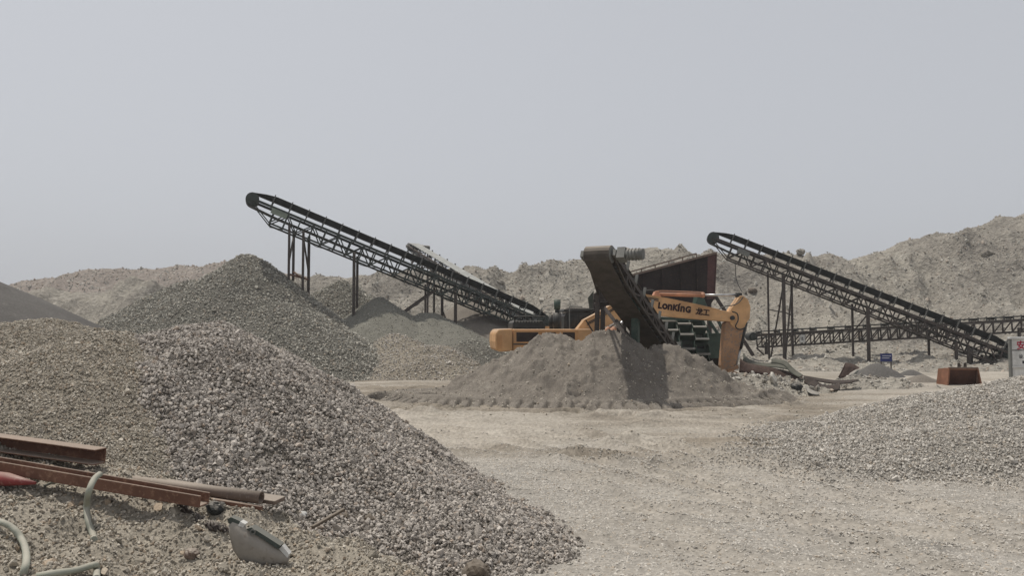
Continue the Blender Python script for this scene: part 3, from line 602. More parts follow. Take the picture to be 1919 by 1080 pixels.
# ------------------------------------------------------------------ conveyors
def conveyor(name, label, head, tail, wd, depth, gap, mats, bay=1.0, idler=1.0, legs=(), motor_side=-1, belt_mat=None, wing=0.2, ret=0.45, plates=(), group=None, cross=True, lattice='warren', dr=0.28, idler_mat=None):
    """head and tail: (u, v, distance) of the belt's carrying side; legs: (u, side, v of the foot, thickness)"""
    Hh, T = at(*head), at(*tail); dv = Hh - T; Lh = math.hypot(dv.x, dv.y); yaw = math.atan2(dv.y, dv.x); a = math.atan2(dv.z, Lh); L = dv.length
    root = empty(name, (T.x, T.y, 0), yaw, label, 'conveyor', group); ca, sa = math.cos(a), math.sin(a)
    rot = (0, -a, 0)
    def pt(s, n=0.0, y=0.0): return Vector((s * ca - n * sa, y, T.z + s * sa + n * ca))
    def world(s, n=0.0, y=0.0):
        q = pt(s, n, y); return Vector((T.x + q.x * math.cos(yaw) - q.y * math.sin(yaw), T.y + q.x * math.sin(yaw) + q.y * math.cos(yaw), q.z))
    idler_mat = idler_mat or IDL; st, ch, leg_m, drum_m = mats; hw = wd / 2; tn, bn = -gap, -gap - depth; cw = hw + 0.06
    # belt, one closed loop over both drums
    prof = [-1, -0.5, 0.5, 1]; rows = []
    for k in range(33):
        s = L * k / 32; f = min(1, min(s, L - s) / 0.9); rows.append([(s, hw * q * (1 - 0.06 * f), (wing * f if abs(q) == 1 else 0)) for q in prof])
    for k in range(1, 9):
        an = math.pi / 2 - math.pi * k / 8; rows.append([(L + dr * math.cos(an), hw * q, -dr + dr * math.sin(an)) for q in prof])
    rn = -gap - ret; rt = 1.5
    rows.append([(L - rt, hw * q, rn) for q in prof]); rows.append([(L * 0.5, hw * q, rn - 0.04) for q in prof]); rows.append([(rt, hw * q, rn) for q in prof])
    for k in range(1, 9):
        an = -math.pi / 2 - math.pi * k / 8; rows.append([(dr * math.cos(an), hw * q, -dr + dr * math.sin(an)) for q in prof])
    m = MB(); nr = len(rows); v = [p for r_ in rows for p in r_]
    m.add(v, [(i * 4 + j, i * 4 + j + 1, ((i + 1) % nr) * 4 + j + 1, ((i + 1) % nr) * 4 + j) for i in range(nr) for j in range(3)], False)
    b = m.build('belt', belt_mat or BELT, root, pt(0), rot); sm = b.modifiers.new('thick', 'SOLIDIFY'); sm.thickness = 0.018; sm.offset = -1
    # chords
    for sd in (-1, 1):
        m = MB(); m.beam((0.1, sd * cw, tn), (L - 0.15, sd * cw, tn), 0.08, 0.13); m.build('top_chord', st, root, pt(0), rot)
        m = MB(); m.beam((0.5, sd * cw, bn), (L - 1.25, sd * cw, bn), 0.08, 0.09); m.build('bottom_chord', ch, root, pt(0), rot)
        m = MB(); m.beam((L - 1.25, sd * cw, bn), (L + 0.1, sd * cw, tn - 0.06), 0.055, 0.055); m.build('nose_strut', ch, root, pt(0), rot)
    nb = max(2, int((L - 1.75) / bay)); bs = (L - 1.75) / nb
    pm = MB().beam((0, 0, bn + 0.035), (0, 0, tn - 0.045), 0.07, 0.07, (1, 0, 0)).mesh('post', st)
    dm = MB().beam((0, 0, bn + 0.04), (bs, 0, tn - 0.05), 0.06, 0.06).mesh('diagonal', st); dm2 = MB().beam((0, 0, tn - 0.05), (bs, 0, bn + 0.04), 0.06, 0.06).mesh('diagonal', st)
    cm = MB().beam((0, -cw + 0.03, 0), (0, cw - 0.03, 0), 0.05, 0.05).mesh('cross_member', st)
    for k in range(nb + 1):
        s = 0.5 + k * bs
        for sd in (-1, 1):
            link('post', pm, None, root, pt(s, 0, sd * cw), rot)
            if k < nb: link('diagonal', dm2 if (lattice == 'warren' and k % 2) else dm, None, root, pt(s, 0, sd * (cw + 0.002)), rot)
        if cross: link('cross_member', cm, None, root, pt(s, bn + 0.0, 0), rot)
    # idlers: stand, three rollers and the ears that stick up past the belt edge
    m = MB(); m.beam((0, -cw, tn + 0.06), (0, cw, tn + 0.06), 0.07, 0.05)
    for sd in (-1, 1):
        m.beam((0, sd * (cw + 0.005), tn + 0.045), (0, sd * (cw + 0.02), wing + 0.05), 0.09, 0.05, (1, 0, 0)); m.beam((0, sd * hw * 0.5, tn + 0.08), (0, sd * hw * 0.5, -0.05), 0.05, 0.02, (1, 0, 0))
        m.tube((0, sd * hw * 0.52, -0.07), (0, sd * hw * 0.98, wing - 0.09), 0.045, n=8)
    m.tube((0, -hw * 0.48, -0.07), (0, hw * 0.48, -0.07), 0.045, n=8); im = m.mesh('idler', idler_mat)
    ni = int((L - 1.2) / idler)
    for k in range(ni + 1): link('idler', im, None, root, pt(0.5 + k * idler), rot)
    # drums, drive
    for s, nm in ((L, 'head_drum'), (0, 'tail_drum')):
        m = MB(); m.tube((s, -hw - 0.02, -dr), (s, hw + 0.02, -dr), dr - 0.022, n=24); m.tube((s, -cw - 0.12, -dr), (s, cw + 0.12, -dr), 0.05, n=10)
        for sd in (-1, 1): m.box((s - 0.02, sd * (cw + 0.05), -dr), (0.3, 0.09, 0.2))
        m.build(nm, drum_m, root, pt(0), rot)
    m = MB(); q = motor_side * (cw + 0.12)
    m.box((L - 0.05, q + motor_side * 0.12, -dr), (0.34, 0.24, 0.34)); m.tube((L - 0.05, q + motor_side * 0.24, -dr), (L - 0.05, q + motor_side * 0.75, -dr), 0.16, n=16)
    for i in range(4): m.tube((L - 0.05, q + motor_side * (0.3 + 0.1 * i), -dr), (L - 0.05, q + motor_side * (0.34 + 0.1 * i), -dr), 0.18, n=16)
    m.build('drive_motor', drum_m, root, pt(0), rot)
    # legs
    def s_of(u):
        lo, hi = 0.0, L
        for _ in range(40):
            mid = (lo + hi) / 2
            if (px(world(mid, bn))[0] - u) * (1 if px(Hh)[0] > px(T)[0] else -1) < 0: lo = mid
            else: hi = mid
        return lo
    tops = {}
    for lg in legs:
        u, side, vf, th = lg[:4]; s = s_of(u); top = pt(s, bn + 0.3, side * (cw + 0.05)); wq = world(s, bn, side * cw); foot = at(u, vf, wq.y)
        dx = lg[4] if len(lg) > 4 else 0.0
        m = MB(); m.beam(top, (top.x + dx, top.y, foot.z - 0.25), th, th, (0, 1, 0)); m.build('leg', leg_m, root)
        tops[u] = (top, foot.z, dx)
    for (s, side, sz, mat_, dz, nm) in plates:
        m = MB(); m.box((0, 0, 0), (sz[0], 0.03, sz[1])); m.build(nm, mat_, root, pt(s_of(s) if s > 50 else s, dz, side * (cw + 0.06)), rot)
    root['_'] = 0; del root['_']
    return dict(root=root, pt=pt, world=world, L=L, s_of=s_of, tops=tops, cw=cw, tn=tn, bn=bn, a=a, yaw=yaw, rot=rot)
def brace(C, u0, f0, u1, f1, mat, th=0.06, name='brace'):
    """bar between two legs, f = fraction of the way down"""
    (t0, z0, d0), (t1, z1, d1) = C['tops'][u0], C['tops'][u1]
    p = [Vector((t.x + d * f, t.y, t.z + (z - t.z) * f)) for t, z, d, f in ((t0, z0, d0, f0), (t1, z1, d1, f1))]
    MB().beam(p[0], p[1], th, th).build(name, mat, C['root'])

# long conveyor on the left
C1 = conveyor('belt_conveyor', 'long dark green belt conveyor reaching over the tall grey gravel pile', (478, 364, 42.5), (1020, 592, 47.5), 1.0, 0.86, 0.36, (STEEL, STEEL, STEELR, STEEL), bay=0.72, idler=0.95, motor_side=-1, wing=0.25, dr=0.36,
              legs=[(537, 1, 540, 0.13), (547, -1, 535, 0.14), (563, 1, 552, 0.13), (576, -1, 553, 0.15), (657, 1, 594, 0.15), (668, -1, 596, 0.13), (829, -1, 660, 0.14), (845, 1, 676, 0.15), (797, -1, 590, 0.09), (814, -1, 580, 0.09)],
              plates=[(513, 1, (0.85, 0.3), PALEG, -0.55, 'guard_box')])
brace(C1, 537, 0.78, 576, 0.74, RUST, 0.09); brace(C1, 547, 0.75, 563, 0.75, RUST, 0.09); brace(C1, 537, 0.6, 547, 0.1, STEELR, 0.08); brace(C1, 563, 0.1, 576, 0.62, STEELR, 0.08)
brace(C1, 829, 0.3, 845, 0.75, STEELR, 0.07)
for sd in (-1, 1):       # the pair of raking struts
    s = C1['s_of'](812); q = C1['pt'](s, C1['bn'] + 0.1, sd * C1['cw']); q2 = C1['pt'](C1['s_of'](752), C1['bn'], sd * C1['cw'])
    MB().beam(q, (q2.x, q2.y, q.z - 1.35), 0.09, 0.09).build('raking_strut', STEELR, C1['root'])
P = []
for i_ in range(6):
    s0_, s1_ = 2.0 + i_ * 2.6, 2.0 + (i_ + 1) * 2.6
    P += [C1['pt'](s0_, C1['bn'] + 0.05, 0.6), C1['pt']((s0_ + s1_) / 2, C1['bn'] - 0.22, 0.6)]
MB().path(spline(P, 4), 0.02, 6).build('power_cable', BLACK, C1['root'])
# pale covered conveyor behind it
C2 = conveyor('belt_conveyor', 'pale grey dusty belt conveyor rising away behind the long green conveyor', (775, 456, 62), (1010, 596, 47.2), 0.85, 1.15, 0.25, (STEELR, PALEST, STEELR, PALEST), bay=0.9, idler=1.3, motor_side=-1, belt_mat=BELTP, wing=0.02,
              legs=[(800, -1, 590, 0.12), (812, 1, 590, 0.12), (880, -1, 600, 0.12), (890, 1, 600, 0.12)])
# conveyor on the right
C3 = conveyor('belt_conveyor', 'dark belt conveyor with brown rusty legs in front of the rocky hillside', (1340, 437, 49), (1893, 652, 46), 1.0, 0.84, 0.37, (STEELR, STEELR, STEELR, STEEL), bay=0.72, idler=0.9, motor_side=-1, wing=0.27, dr=0.36,
              legs=[(1437, -1, 690, 0.11), (1461, 1, 692, 0.19), (1482, -1, 690, 0.13), (1597, -1, 690, 0.12), (1617, 1, 700, 0.17), (1742, -1, 680, 0.12), (1780, 1, 700, 0.15), (1803, 1, 700, 0.15), (1823, -1, 690, 0.14), (1842, -1, 690, 0.11, -0.35)],
              plates=[(1383, 1, (0.75, 0.3), PALEST, -0.55, 'guard_box')])
brace(C3, 1437, 0.4, 1461, 0.4, STEELR, 0.06); brace(C3, 1437, 0.98, 1461, 0.1, STEELR, 0.07); brace(C3, 1482, 0.1, 1461, 0.95, STEELR, 0.08); brace(C3, 1461, 0.4, 1482, 0.4, STEELR, 0.06)
brace(C3, 1597, 0.45, 1617, 0.1, STEELR, 0.06); brace(C3, 1780, 0.4, 1803, 0.4, STEELR, 0.06); brace(C3, 1803, 0.2, 1823, 0.9, STEELR, 0.06); brace(C3, 1823, 0.2, 1803, 0.9, STEELR, 0.06)
P = spline([C3['pt'](C3['s_of'](1376), C3['bn'], 0.5), C3['pt'](C3['s_of'](1390), C3['bn'] - 1.0, 0.5), C3['pt'](C3['s_of'](1408), C3['bn'] - 1.6, 0.6)], 6)
MB().path(P, 0.02, 6).build('hanging_cable', BLACK, C3['root'])
# near level truss conveyor behind it
C4 = conveyor('truss_conveyor', 'long nearly level lattice truss conveyor passing behind the brown legged conveyor', (1990, 589, 53), (1407, 623, 52), 0.8, 0.78, 0.22, (STEELR, STEELR, STEELR, STEEL), bay=0.62, idler=1.2, motor_side=1, wing=0.06, lattice='pratt', ret=0.1,
              legs=[(1432, -1, 690, 0.13), (1440, 1, 690, 0.1), (1900, -1, 690, 0.14)])
MB().beam(C4['pt'](0.1, C4['bn'], -0.5), (1.45, -0.5, -0.2), 0.09, 0.09).build('end_strut', STEELR, C4['root'])
def sign_plate(s, wv, hv, marks):
    o = MB().box((0, 0, 0), (wv, 0.02, hv)).build('warning_plate', WHITE, C4['root'], C4['pt'](s, C4['tn'] - 0.38, C4['cw'] * -1 - 0.07), C4['rot'])
    m = MB()
    for kind_, arg in marks:
        if kind_ == 'tri':
            m.prism([(-arg, -arg * 0.8), (arg, -arg * 0.8), (0, arg)], -0.016, -0.011)
        else: m.box((arg[0], -0.0135, arg[1]), (arg[2], 0.005, arg[3]))
    m.build('printed_mark', DARKP, o)
sign_plate(C4['s_of'](1466), 0.36, 0.46, [('tri', 0.12)])
sign_plate(C4['s_of'](1498), 0.36, 0.5, [('bar', (-0.02, 0.08, 0.12, 0.025)), ('bar', (0.0, 0.0, 0.03, 0.2)), ('bar', (0.03, -0.06, 0.12, 0.03)), ('bar', (-0.06, -0.02, 0.03, 0.14))])
# front conveyor that drops sand on the mound
C5 = conveyor('belt_conveyor', 'brown dusty conveyor with big drum dropping sand on the mound', (1125, 463, 23.4), (1278, 690, 31.4), 0.78, 0.34, 0.26, (STEELR, BELTB, STEELR, PALEST), bay=0.7, idler=0.9, motor_side=1, belt_mat=BELTB, wing=0.08, ret=0.46, dr=0.27,
              legs=[], cross=False)
def c5(u, v, Y):
    q_ = at(u, v, Y) - C5['root'].location; return Matrix.Rotation(-C5['yaw'], 3, 'Z') @ q_
for (a0, a1, th, mt, nm) in (((1120, 553, 27.3), (1117, 650, 27.3), 0.13, STEELR, 'leg'), ((1130, 555, 27.9), (1128, 650, 27.9), 0.13, STEELR, 'leg'), ((1191, 558, 26.0), (1190, 662, 26.0), 0.22, GREEN, 'leg'), ((1183, 560, 26.6), (1183, 662, 26.6), 0.1, STEELR, 'leg'),
                             ((1112, 556, 27.5), (1162, 556, 27.5), 0.2, STEELR, 'cross_beam'), ((1114, 572, 27.5), (1160, 566, 27.5), 0.14, STEELR, 'cross_beam'),
                             ((1133, 578, 27.0), (1176, 634, 26.2), 0.12, STEELR, 'raking_strut'), ((1148, 566, 27.6), (1196, 640, 27.0), 0.12, STEELR, 'raking_strut'), ((1154, 600, 26.6), (1192, 648, 26.2), 0.1, STEELR, 'raking_strut'),
                             ((1107, 506, 24.6), (1121, 552, 27.3), 0.07, STEELR, 'stay_bar'), ((1120, 520, 25.2), (1121, 552, 27.3), 0.06, STEELR, 'stay_bar')):
    MB().beam(c5(*a0), c5(*a1), th, th, (0, 1, 0)).build(nm, mt, C5['root'])
q_ = c5(1191, 557.5, 26.0); MB().box(q_, (0.26, 0.26, 0.03)).build('leg_cap', PALEST, C5['root'])

# ------------------------------------------------------------------ excavator
EY, K = 32.0, 1500.0 / 32.0
def ex(u, v): q = at(u, v, EY); return (q.x + 0.82, q.z)
ER = empty('excavator', (at(921, 700, EY).x, EY, 0), R(6), 'yellow tracked excavator with its boom stretched out over the sand mound', 'excavator')
def E(pl): return [ex(u, v) for u, v in pl]
yc = 0.0   # machine centre line
m = MB(); m.prism(E([(923, 655), (921, 640), (922, 624), (928, 617), (953, 616), (953, 657), (930, 658)]), -1.42, 1.42)
cwt = m.build('counterweight', YEL, ER, bevel=0.06)
MB().prism(E([(924.5, 651), (924, 629), (933.5, 628), (934.5, 653)]), -1.43, -1.41).build('recess_panel', YELO, cwt)
body = MB().prism(E([(954, 617), (1096, 617), (1096, 657), (954, 657)]), -1.40, 1.40).build('upper_body', YEL, ER, bevel=0.04)
for (u0, u1) in ((955.5, 1004), (1006, 1037), (1039, 1072)):
    d = MB().prism(E([(u0, 618.5), (u1, 618.5), (u1, 655), (u0, 655)]), -1.435, -1.402).build('side_door', YELO, body, bevel=0.01)
    e = 5 if u1 - u0 > 40 else 6
    MB().prism(E([(u0 + e - 1, 623), (u1 - e, 623), (u1 - e, 640), (u0 + e - 1, 640)]), -1.445, -1.436).build('grille', GRILLE, body)
m = MB(); m.prism(E([(955, 616.5), (955, 606), (959, 601.5), (1010, 601.5), (1013, 606), (1013, 616.5)]), -0.95, 0.8)
hood = m.build('engine_hood', BLACK, ER, bevel=0.03)
for i in range(9):
    x0, z0 = ex(962 + i * 5.2, 603.5); MB().box((x0, -0.955, z0), (0.06, 0.02, 0.07)).build('vent_slot', PALEST, hood)
MB().prism(E([(1014, 616.5), (1014, 612), (1023, 612), (1023, 616.5)]), -0.9, -0.5).build('filler_cap', YEL, ER)
x0, z0 = ex(1040.5, 617); x1, z1 = ex(1040.5, 587)
m = MB(); m.tube((x0, -0.55, z0), (x0, -0.55, z1), 0.165, n=20); stck = m.build('air_cleaner', BLACK, ER)
_, za = ex(0, 581); _, zb = ex(0, 562)
MB().tube((x0, -0.55, z1), (x0, -0.55, za), 0.09, n=14).build('neck', BLACK, stck)
MB().tube((x0, -0.55, za), (x0, -0.55, zb), 0.125, 0.14, n=18).build('cap', GREEN, stck)
m = MB(); xa, z_ = ex(1031, 600); m.tube((xa, -0.2, ex(0, 617)[1]), (xa, -0.2, ex(0, 590)[1]), 0.09, n=12); m.build('exhaust_pipe', BLACK, ER)
for u_ in (1001, 1034):
    x0_, z0_ = ex(u_, 632); MB().box((x0_, -1.45, z0_), (0.05, 0.03, 0.14)).build('door_handle', BLACK, body)
MB().prism(E([(954, 643), (1072, 643), (1072, 645.5), (954, 645.5)]), -1.442, -1.437).build('body_stripe', BLACK, body)
xa, z_ = ex(957, 617); xb, _ = ex(1012, 617)
MB().path(spline([(xa, -1.25, z_), (xa, -1.25, z_ + 0.42), (xa + 0.08, -1.25, z_ + 0.48), (xb - 0.08, -1.25, z_ + 0.48), (xb, -1.25, z_ + 0.42), (xb, -1.25, z_)], 5), 0.018).build('handrail', BLACK, ER)
# cab on the far side
cab = MB().prism(E([(1060, 617), (1061, 592), (1066, 585), (1112, 583), (1128, 600), (1128, 640), (1060, 640)]), 0.35, 1.38).build('cab', BLACK, ER, bevel=0.04)
MB().prism(E([(1059, 584), (1060, 579), (1118, 578), (1118, 583)]), 0.3, 1.42).build('roof', BLACK, cab, bevel=0.02)
MB().prism(E([(1066, 612), (1067, 590), (1085, 589), (1085, 612)]), 0.335, 0.349).build('window', GLASSD, cab)
MB().prism(E([(1089, 612), (1089, 589), (1110, 588), (1123, 602), (1123, 612)]), 0.335, 0.349).build('window', GLASSD, cab)
m = MB(); xa, z_ = ex(1057.5, 617); m.path(spline([(xa, -1.3, z_), (xa, -1.3, z_ + 0.8), (xa + 0.1, -1.3, z_ + 0.88), (xa + 0.5, -1.3, z_ + 0.86)], 5), 0.022); m.build('handrail', PALEST, ER)
# undercarriage
for sd in (-1, 1):
    x0, _ = ex(940, 0); x1, _ = ex(1110, 0); m = MB(); rows = []
    prof = [(x0, 0.5 + 0.42 * math.sin(a_), 0.42 * math.cos(a_)) for a_ in ()]
    out = [(x0 + 0.45 + 0.45 * math.cos(t), 0.47 + 0.45 * math.sin(t)) for t in np.linspace(math.pi / 2, 3 * math.pi / 2, 10)] + [(x1 - 0.45 + 0.45 * math.cos(t), 0.47 + 0.45 * math.sin(t)) for t in np.linspace(-math.pi / 2, math.pi / 2, 10)]
    m.prism(out, sd * 1.3 - 0.3, sd * 1.3 + 0.3); tr = m.build('track', STEELR, ER)
    m = MB(); m.box(((x0 + x1) / 2, sd * 1.3, 0.47), (x1 - x0 - 1.0, 0.64, 0.35)); m.build('track_frame', BLACK, tr)
m = MB(); m.tube((ex(1025, 0)[0], 0, 0.6), (ex(1025, 0)[0], 0, ex(0, 655)[1]), 0.7, n=24); m.box((ex(1025, 0)[0], 0, 0.55), (1.8, 2.1, 0.4)); m.build('slew_ring', BLACK, ER)
# boom
BP = E([(1074, 628), (1077, 616), (1089, 601), (1118, 586), (1150, 567), (1172, 555), (1186, 551), (1203, 552), (1250, 560), (1305, 571), (1348, 580.5), (1372, 585), (1380, 590), (1381, 599), (1374, 603.5), (1340, 601), (1290, 597), (1224, 591), (1200, 590), (1180, 592), (1156, 601), (1129, 613), (1102, 625), (1085, 634), (1077, 634)])
boom = MB().prism(BP, -0.75, -0.2).build('boom', YEL, ER, bevel=0.02)
# raised flange along the boom's upper edge and seams
m = MB()
for (a0, a1) in (((1089, 601), (1118, 586)), ((1118, 586), (1150, 567)), ((1203, 552), (1250, 560)), ((1250, 560), (1305, 571)), ((1305, 571), (1348, 580.5))):
    (xa, za), (xb, zb) = ex(*a0), ex(*a1); m.beam((xa, -0.475, za), (xb, -0.475, zb), 0.60, 0.03)
m.build('top_flange', YEL, boom)
for (a0, a1) in (((1092, 600), (1106, 622)), ((1153, 566), (1160, 599))):
    (xa, za), (xb, zb) = ex(*a0), ex(*a1); MB().beam((xa, -0.757, za), (xb, -0.757, zb), 0.02, 0.045).build('hydraulic_line', BLACK, boom)
for k_, (dv_, yy_) in enumerate(((5, -0.77), (8, -0.768))):
    MB().path(spline([(ex(u_, 0)[0], yy_, ex(0, v_ + dv_)[1]) for u_, v_ in ((1092, 601), (1118, 587), (1150, 568), (1172, 557), (1186, 553), (1203, 553), (1225, 556))], 4), 0.018).build('hydraulic_line', BLACK, boom)
for u_, v_ in ((1187, 571), (1082, 625)):
    x0_, z0_ = ex(u_, v_); MB().tube((x0_, -0.80, z0_), (x0_, -0.15, z0_), 0.085, n=16).build('pin', BLACK, boom)
MB().path(spline([(ex(u_, 0)[0], -0.78, ex(0, v_)[1]) for u_, v_ in ((1340, 579), (1352, 574), (1366, 572), (1378, 566), (1386, 556))], 5), 0.022).build('hydraulic_hose', BLACK, boom)
# stick
SP = E([(1366, 583), (1372, 579), (1385, 561), (1390, 553.5), (1396, 553.5), (1406, 561), (1410.5, 575), (1409, 597), (1402, 606), (1398, 614), (1391, 645), (1384, 676), (1377, 700), (1367, 704), (1358, 697), (1354, 686), (1357, 653), (1360.5, 612)])
# two tone: upper bare paint, lower worn
stick = MB().prism(E([(1368, 600), (1367, 588), (1372, 579), (1385, 561), (1390, 553.5), (1396, 553.5), (1406, 561), (1410.5, 575), (1409, 597), (1402, 606), (1397, 617), (1378, 615), (1373, 610)]), -0.69, -0.27).build('stick', YEL, ER, bevel=0.02)
MB().prism(E([(1361, 606), (1368, 601), (1373, 610), (1378, 615), (1397, 617), (1391, 645), (1384, 676), (1377, 699), (1367, 704), (1358, 697), (1354, 686), (1357, 653)]), -0.685, -0.275).build('stick_shaft', STICK, stick, bevel=0.02)
xa, za = ex(1373, 596); MB().tube((xa, -0.83, za), (xa, -0.12, za), 0.09, n=16).build('pivot_pin', BLACK, stick)
xa, za = ex(1371, 606); MB().path(spline([(ex(1372, 584)[0], -0.8, ex(0, 584)[1]), (ex(1381, 588)[0], -0.85, ex(0, 588)[1]), (ex(1383, 600)[0], -0.85, ex(0, 600)[1]), (ex(1379, 612)[0], -0.8, ex(0, 612)[1]), (ex(1388, 618)[0], -0.78, ex(0, 618)[1]), (ex(1400, 613)[0], -0.78, ex(0, 613)[1])], 6), 0.025).build('hydraulic_hose', BLACK, stick)
# arm cylinder on the boom
(xa, za), (xb, zb), (xc, zc_) = ex(1229, 551), ex(1322, 552.5), ex(1391, 552)
m = MB(); m.tube((xa, -0.475, za), (xb, -0.475, zb), 0.085, n=16); m.tube((xb - 0.12, -0.475, zb), (xb + 0.03, -0.475, zb), 0.1, n=16); cyl = m.build('arm_cylinder', SALM, ER)
MB().tube((xb, -0.475, zb), (xc, -0.475, zc_), 0.047, n=12).build('piston_rod', CHROME, cyl)
MB().path(spline([(xa - 0.05, -0.5, za + 0.1), (xa + 0.3, -0.5, za + 0.13), (xb - 0.3, -0.5, zb + 0.12), (xb, -0.48, zb + 0.11)], 5), 0.02).build('hydraulic_line', SALM, cyl)
m = MB(); m.box((xc, -0.475, zc_), (0.16, 0.34, 0.16)); m.build('rod_eye', BLACK, cyl)
m = MB(); m.prism(E([(1222, 556), (1227, 546), (1233, 546), (1238, 558)]), -0.62, -0.33); m.build('cylinder_bracket', SALM, boom)
MB().path(spline([(ex(1197, 0)[0], -0.5, ex(0, 551)[1]), (ex(1205, 0)[0], -0.5, ex(0, 545)[1]), (ex(1216, 0)[0], -0.5, ex(0, 543.5)[1]), (ex(1226, 0)[0], -0.5, ex(0, 548)[1])], 6), 0.022).build('hydraulic_hose', BLACK, boom)
# boom lift cylinders, either side
for yy in (-0.95, 0.0):
    (xa, za), (xb, zb) = ex(1108, 645), ex(1168, 597)
    m = MB(); xm, zm = xa + (xb - xa) * 0.62, za + (zb - za) * 0.62; m.tube((xa, yy, za), (xm, yy, zm), 0.1, n=14); lc = m.build('lift_cylinder', SALM, ER)
    MB().tube((xm, yy, zm), (xb, yy, zb), 0.055, n=12).build('piston_rod', CHROME, lc)
# bucket cylinder, links and bucket
(xa, za), (xb, zb), (xc, zc_) = ex(1405, 604), ex(1394, 655), ex(1386, 688)
m = MB(); m.tube((xa, -0.475, za), (xb, -0.475, zb), 0.085, n=14); bc = m.build('bucket_cylinder', BLACK, ER); MB().tube((xb, -0.475, zb), (xc, -0.475, zc_), 0.05, n=10).build('piston_rod', CHROME, bc)
for yy in (-0.72, -0.24):
    (xd, zd) = ex(1367, 697); MB().beam((xc, yy, zc_), (xd, yy, zd), 0.06, 0.13).build('bucket_link', STICK, ER)
(xd, zd) = ex(1372, 701)
bk = [(xd - 0.12, zd + 0.14), (xd + 0.2, zd + 0.02), (xd + 0.42, zd - 0.42), (xd + 0.3, zd - 0.9), (xd - 0.15, zd - 1.12), (xd - 0.65, zd - 1.02), (xd - 1.15, zd - 0.62), (xd - 1.1, zd - 0.55), (xd - 0.6, zd - 0.9), (xd - 0.15, zd - 1.0), (xd + 0.2, zd - 0.83), (xd + 0.3, zd - 0.42), (xd + 0.05, zd - 0.1), (xd - 0.15, zd + 0.02)]
bko = MB().prism(bk, -1.15, 0.2).build('bucket', STICK, ER)
for yy in (-1.17, 0.2):
    MB().prism([bk[0], bk[1], bk[2], bk[3], bk[4], bk[5], bk[6]], yy, yy + 0.02).build('bucket_side', STICK, bko)
def letters(txt, size, mat, parent, loc, rot, name='lettering', offset=0.0, shear=0.0, ext=0.004, sx=1.0):
    cu = bpy.data.curves.new(name, 'FONT'); cu.body = txt; cu.size = size; cu.extrude = ext; cu.offset = offset; cu.shear = shear; cu.resolution_u = 3
    ob = bpy.data.objects.new(name, cu); col.objects.link(ob); bpy.context.view_layer.update()
    me = bpy.data.meshes.new_from_object(ob.evaluated_get(bpy.context.evaluated_depsgraph_get())); bpy.data.objects.remove(ob); me.name = name
    me.materials.clear(); me.materials.append(mat); o = link(name, me, None, parent, loc, rot); o.scale = (sx, 1, 1); return o
xa, za = ex(1229, 577.5); sl_ = math.atan2(ex(1290, 586)[1] - za, ex(1290, 586)[0] - xa)
dx_ = 0.0
for ch_, sz_, adv in (('L', 0.335, 0.185), ('o', 0.44, 0.245), ('n', 0.44, 0.235), ('K', 0.335, 0.225), ('í', 0.44, 0.115), ('n', 0.44, 0.24), ('G', 0.335, 0.2)):
    letters(ch_, sz_, PRINT, boom, (xa + dx_ * math.cos(sl_), -0.757, za + dx_ * math.sin(sl_)), (R(90), -sl_, 0), offset=0.02, name='letter', sx=0.92); dx_ += adv * 0.91
xa, za = ex(1297, 587); letters('龙工', 0.29, PRINT, boom, (xa + 0.10, -0.757, za - 0.02), (R(90), -sl_, 0), offset=0.012, sx=1.0)

# ------------------------------------------------------------------ screening plant behind the boom
HP = empty('feed_hopper', (at(1260, 600, 38).x, 38, 0), R(0), 'dark rusted feed hopper with sloping top edge and handrail behind the boom', 'hopper')
def loc(u, v, Y, o): q = at(u, v, Y); return (q.x - o.location.x, q.z)
HO = [loc(u, v, 38, HP) for u, v in ((1150, 530), (1180, 517), (1342, 474), (1337, 562), (1322, 585), (1165, 585))]
MB().prism(HO, 0, 0.06).build('front_plate', RUSTD, HP)
MB().prism([(x, z - 0.02) for x, z in HO], 2.6, 2.66).build('rear_plate', RUSTD, HP)
xr, zt = loc(1342, 474, 38, HP); _, zb = loc(1337, 562, 38, HP); xl, zl = loc(1180, 517, 38, HP)
m = MB(); m.add([(xr, 0.06, zt), (xr + 0.05, 0.06, zt), (xr - 0.08, 0.06, zb), (xr - 0.13, 0.06, zb), (xr, 2.6, zt), (xr + 0.05, 2.6, zt), (xr - 0.08, 2.6, zb), (xr - 0.13, 2.6, zb)], [(0, 1, 2, 3), (7, 6, 5, 4), (0, 4, 5, 1), (1, 5, 6, 2), (2, 6, 7, 3), (3, 7, 4, 0)]); m.build('end_plate', MAROON, HP)
xe, ze = loc(1318, 481, 38, HP); xf, zf = loc(1318, 560, 38, HP)
MB().prism([loc(1326, 481, 38, HP), loc(1341, 477, 38, HP), loc(1336, 560, 38, HP), loc(1324, 561, 38, HP)], -0.012, -0.002).build('edge_strip', MAROON, HP)
for u in (1205, 1240, 1275, 1305):
    (xa, za), (xb, zb_) = loc(u, 515 - (u - 1180) * 0.262 + 3, 38, HP), loc(u + 2, 584, 38, HP); MB().beam((xa, -0.04, za), (xb, -0.04, zb_), 0.08, 0.07, (0, 1, 0)).build('stiffener', RUSTD, HP)
(xa, za), (xb, zb_) = loc(1180, 517, 38, HP), loc(1342, 474, 38, HP); MB().beam((xa, -0.03, za), (xb, -0.03, zb_), 0.16, 0.1).build('top_rim', RUSTP, HP)
(xa, za), (xb, zb_) = loc(1176, 511, 38, HP), loc(1305, 475, 38, HP); MB().beam((xa, 0.05, za), (xb, 0.05, zb_), 0.06, 0.06).build('handrail', RUSTP, HP)
for i in range(6):
    f = i / 5; MB().beam((xa + (xb - xa) * f, 0.05, za + (zb_ - za) * f), (xa + (xb - xa) * f, 0.05, za + (zb_ - za) * f - 0.32), 0.05, 0.05, (0, 1, 0)).build('rail_post', RUSTP, HP)
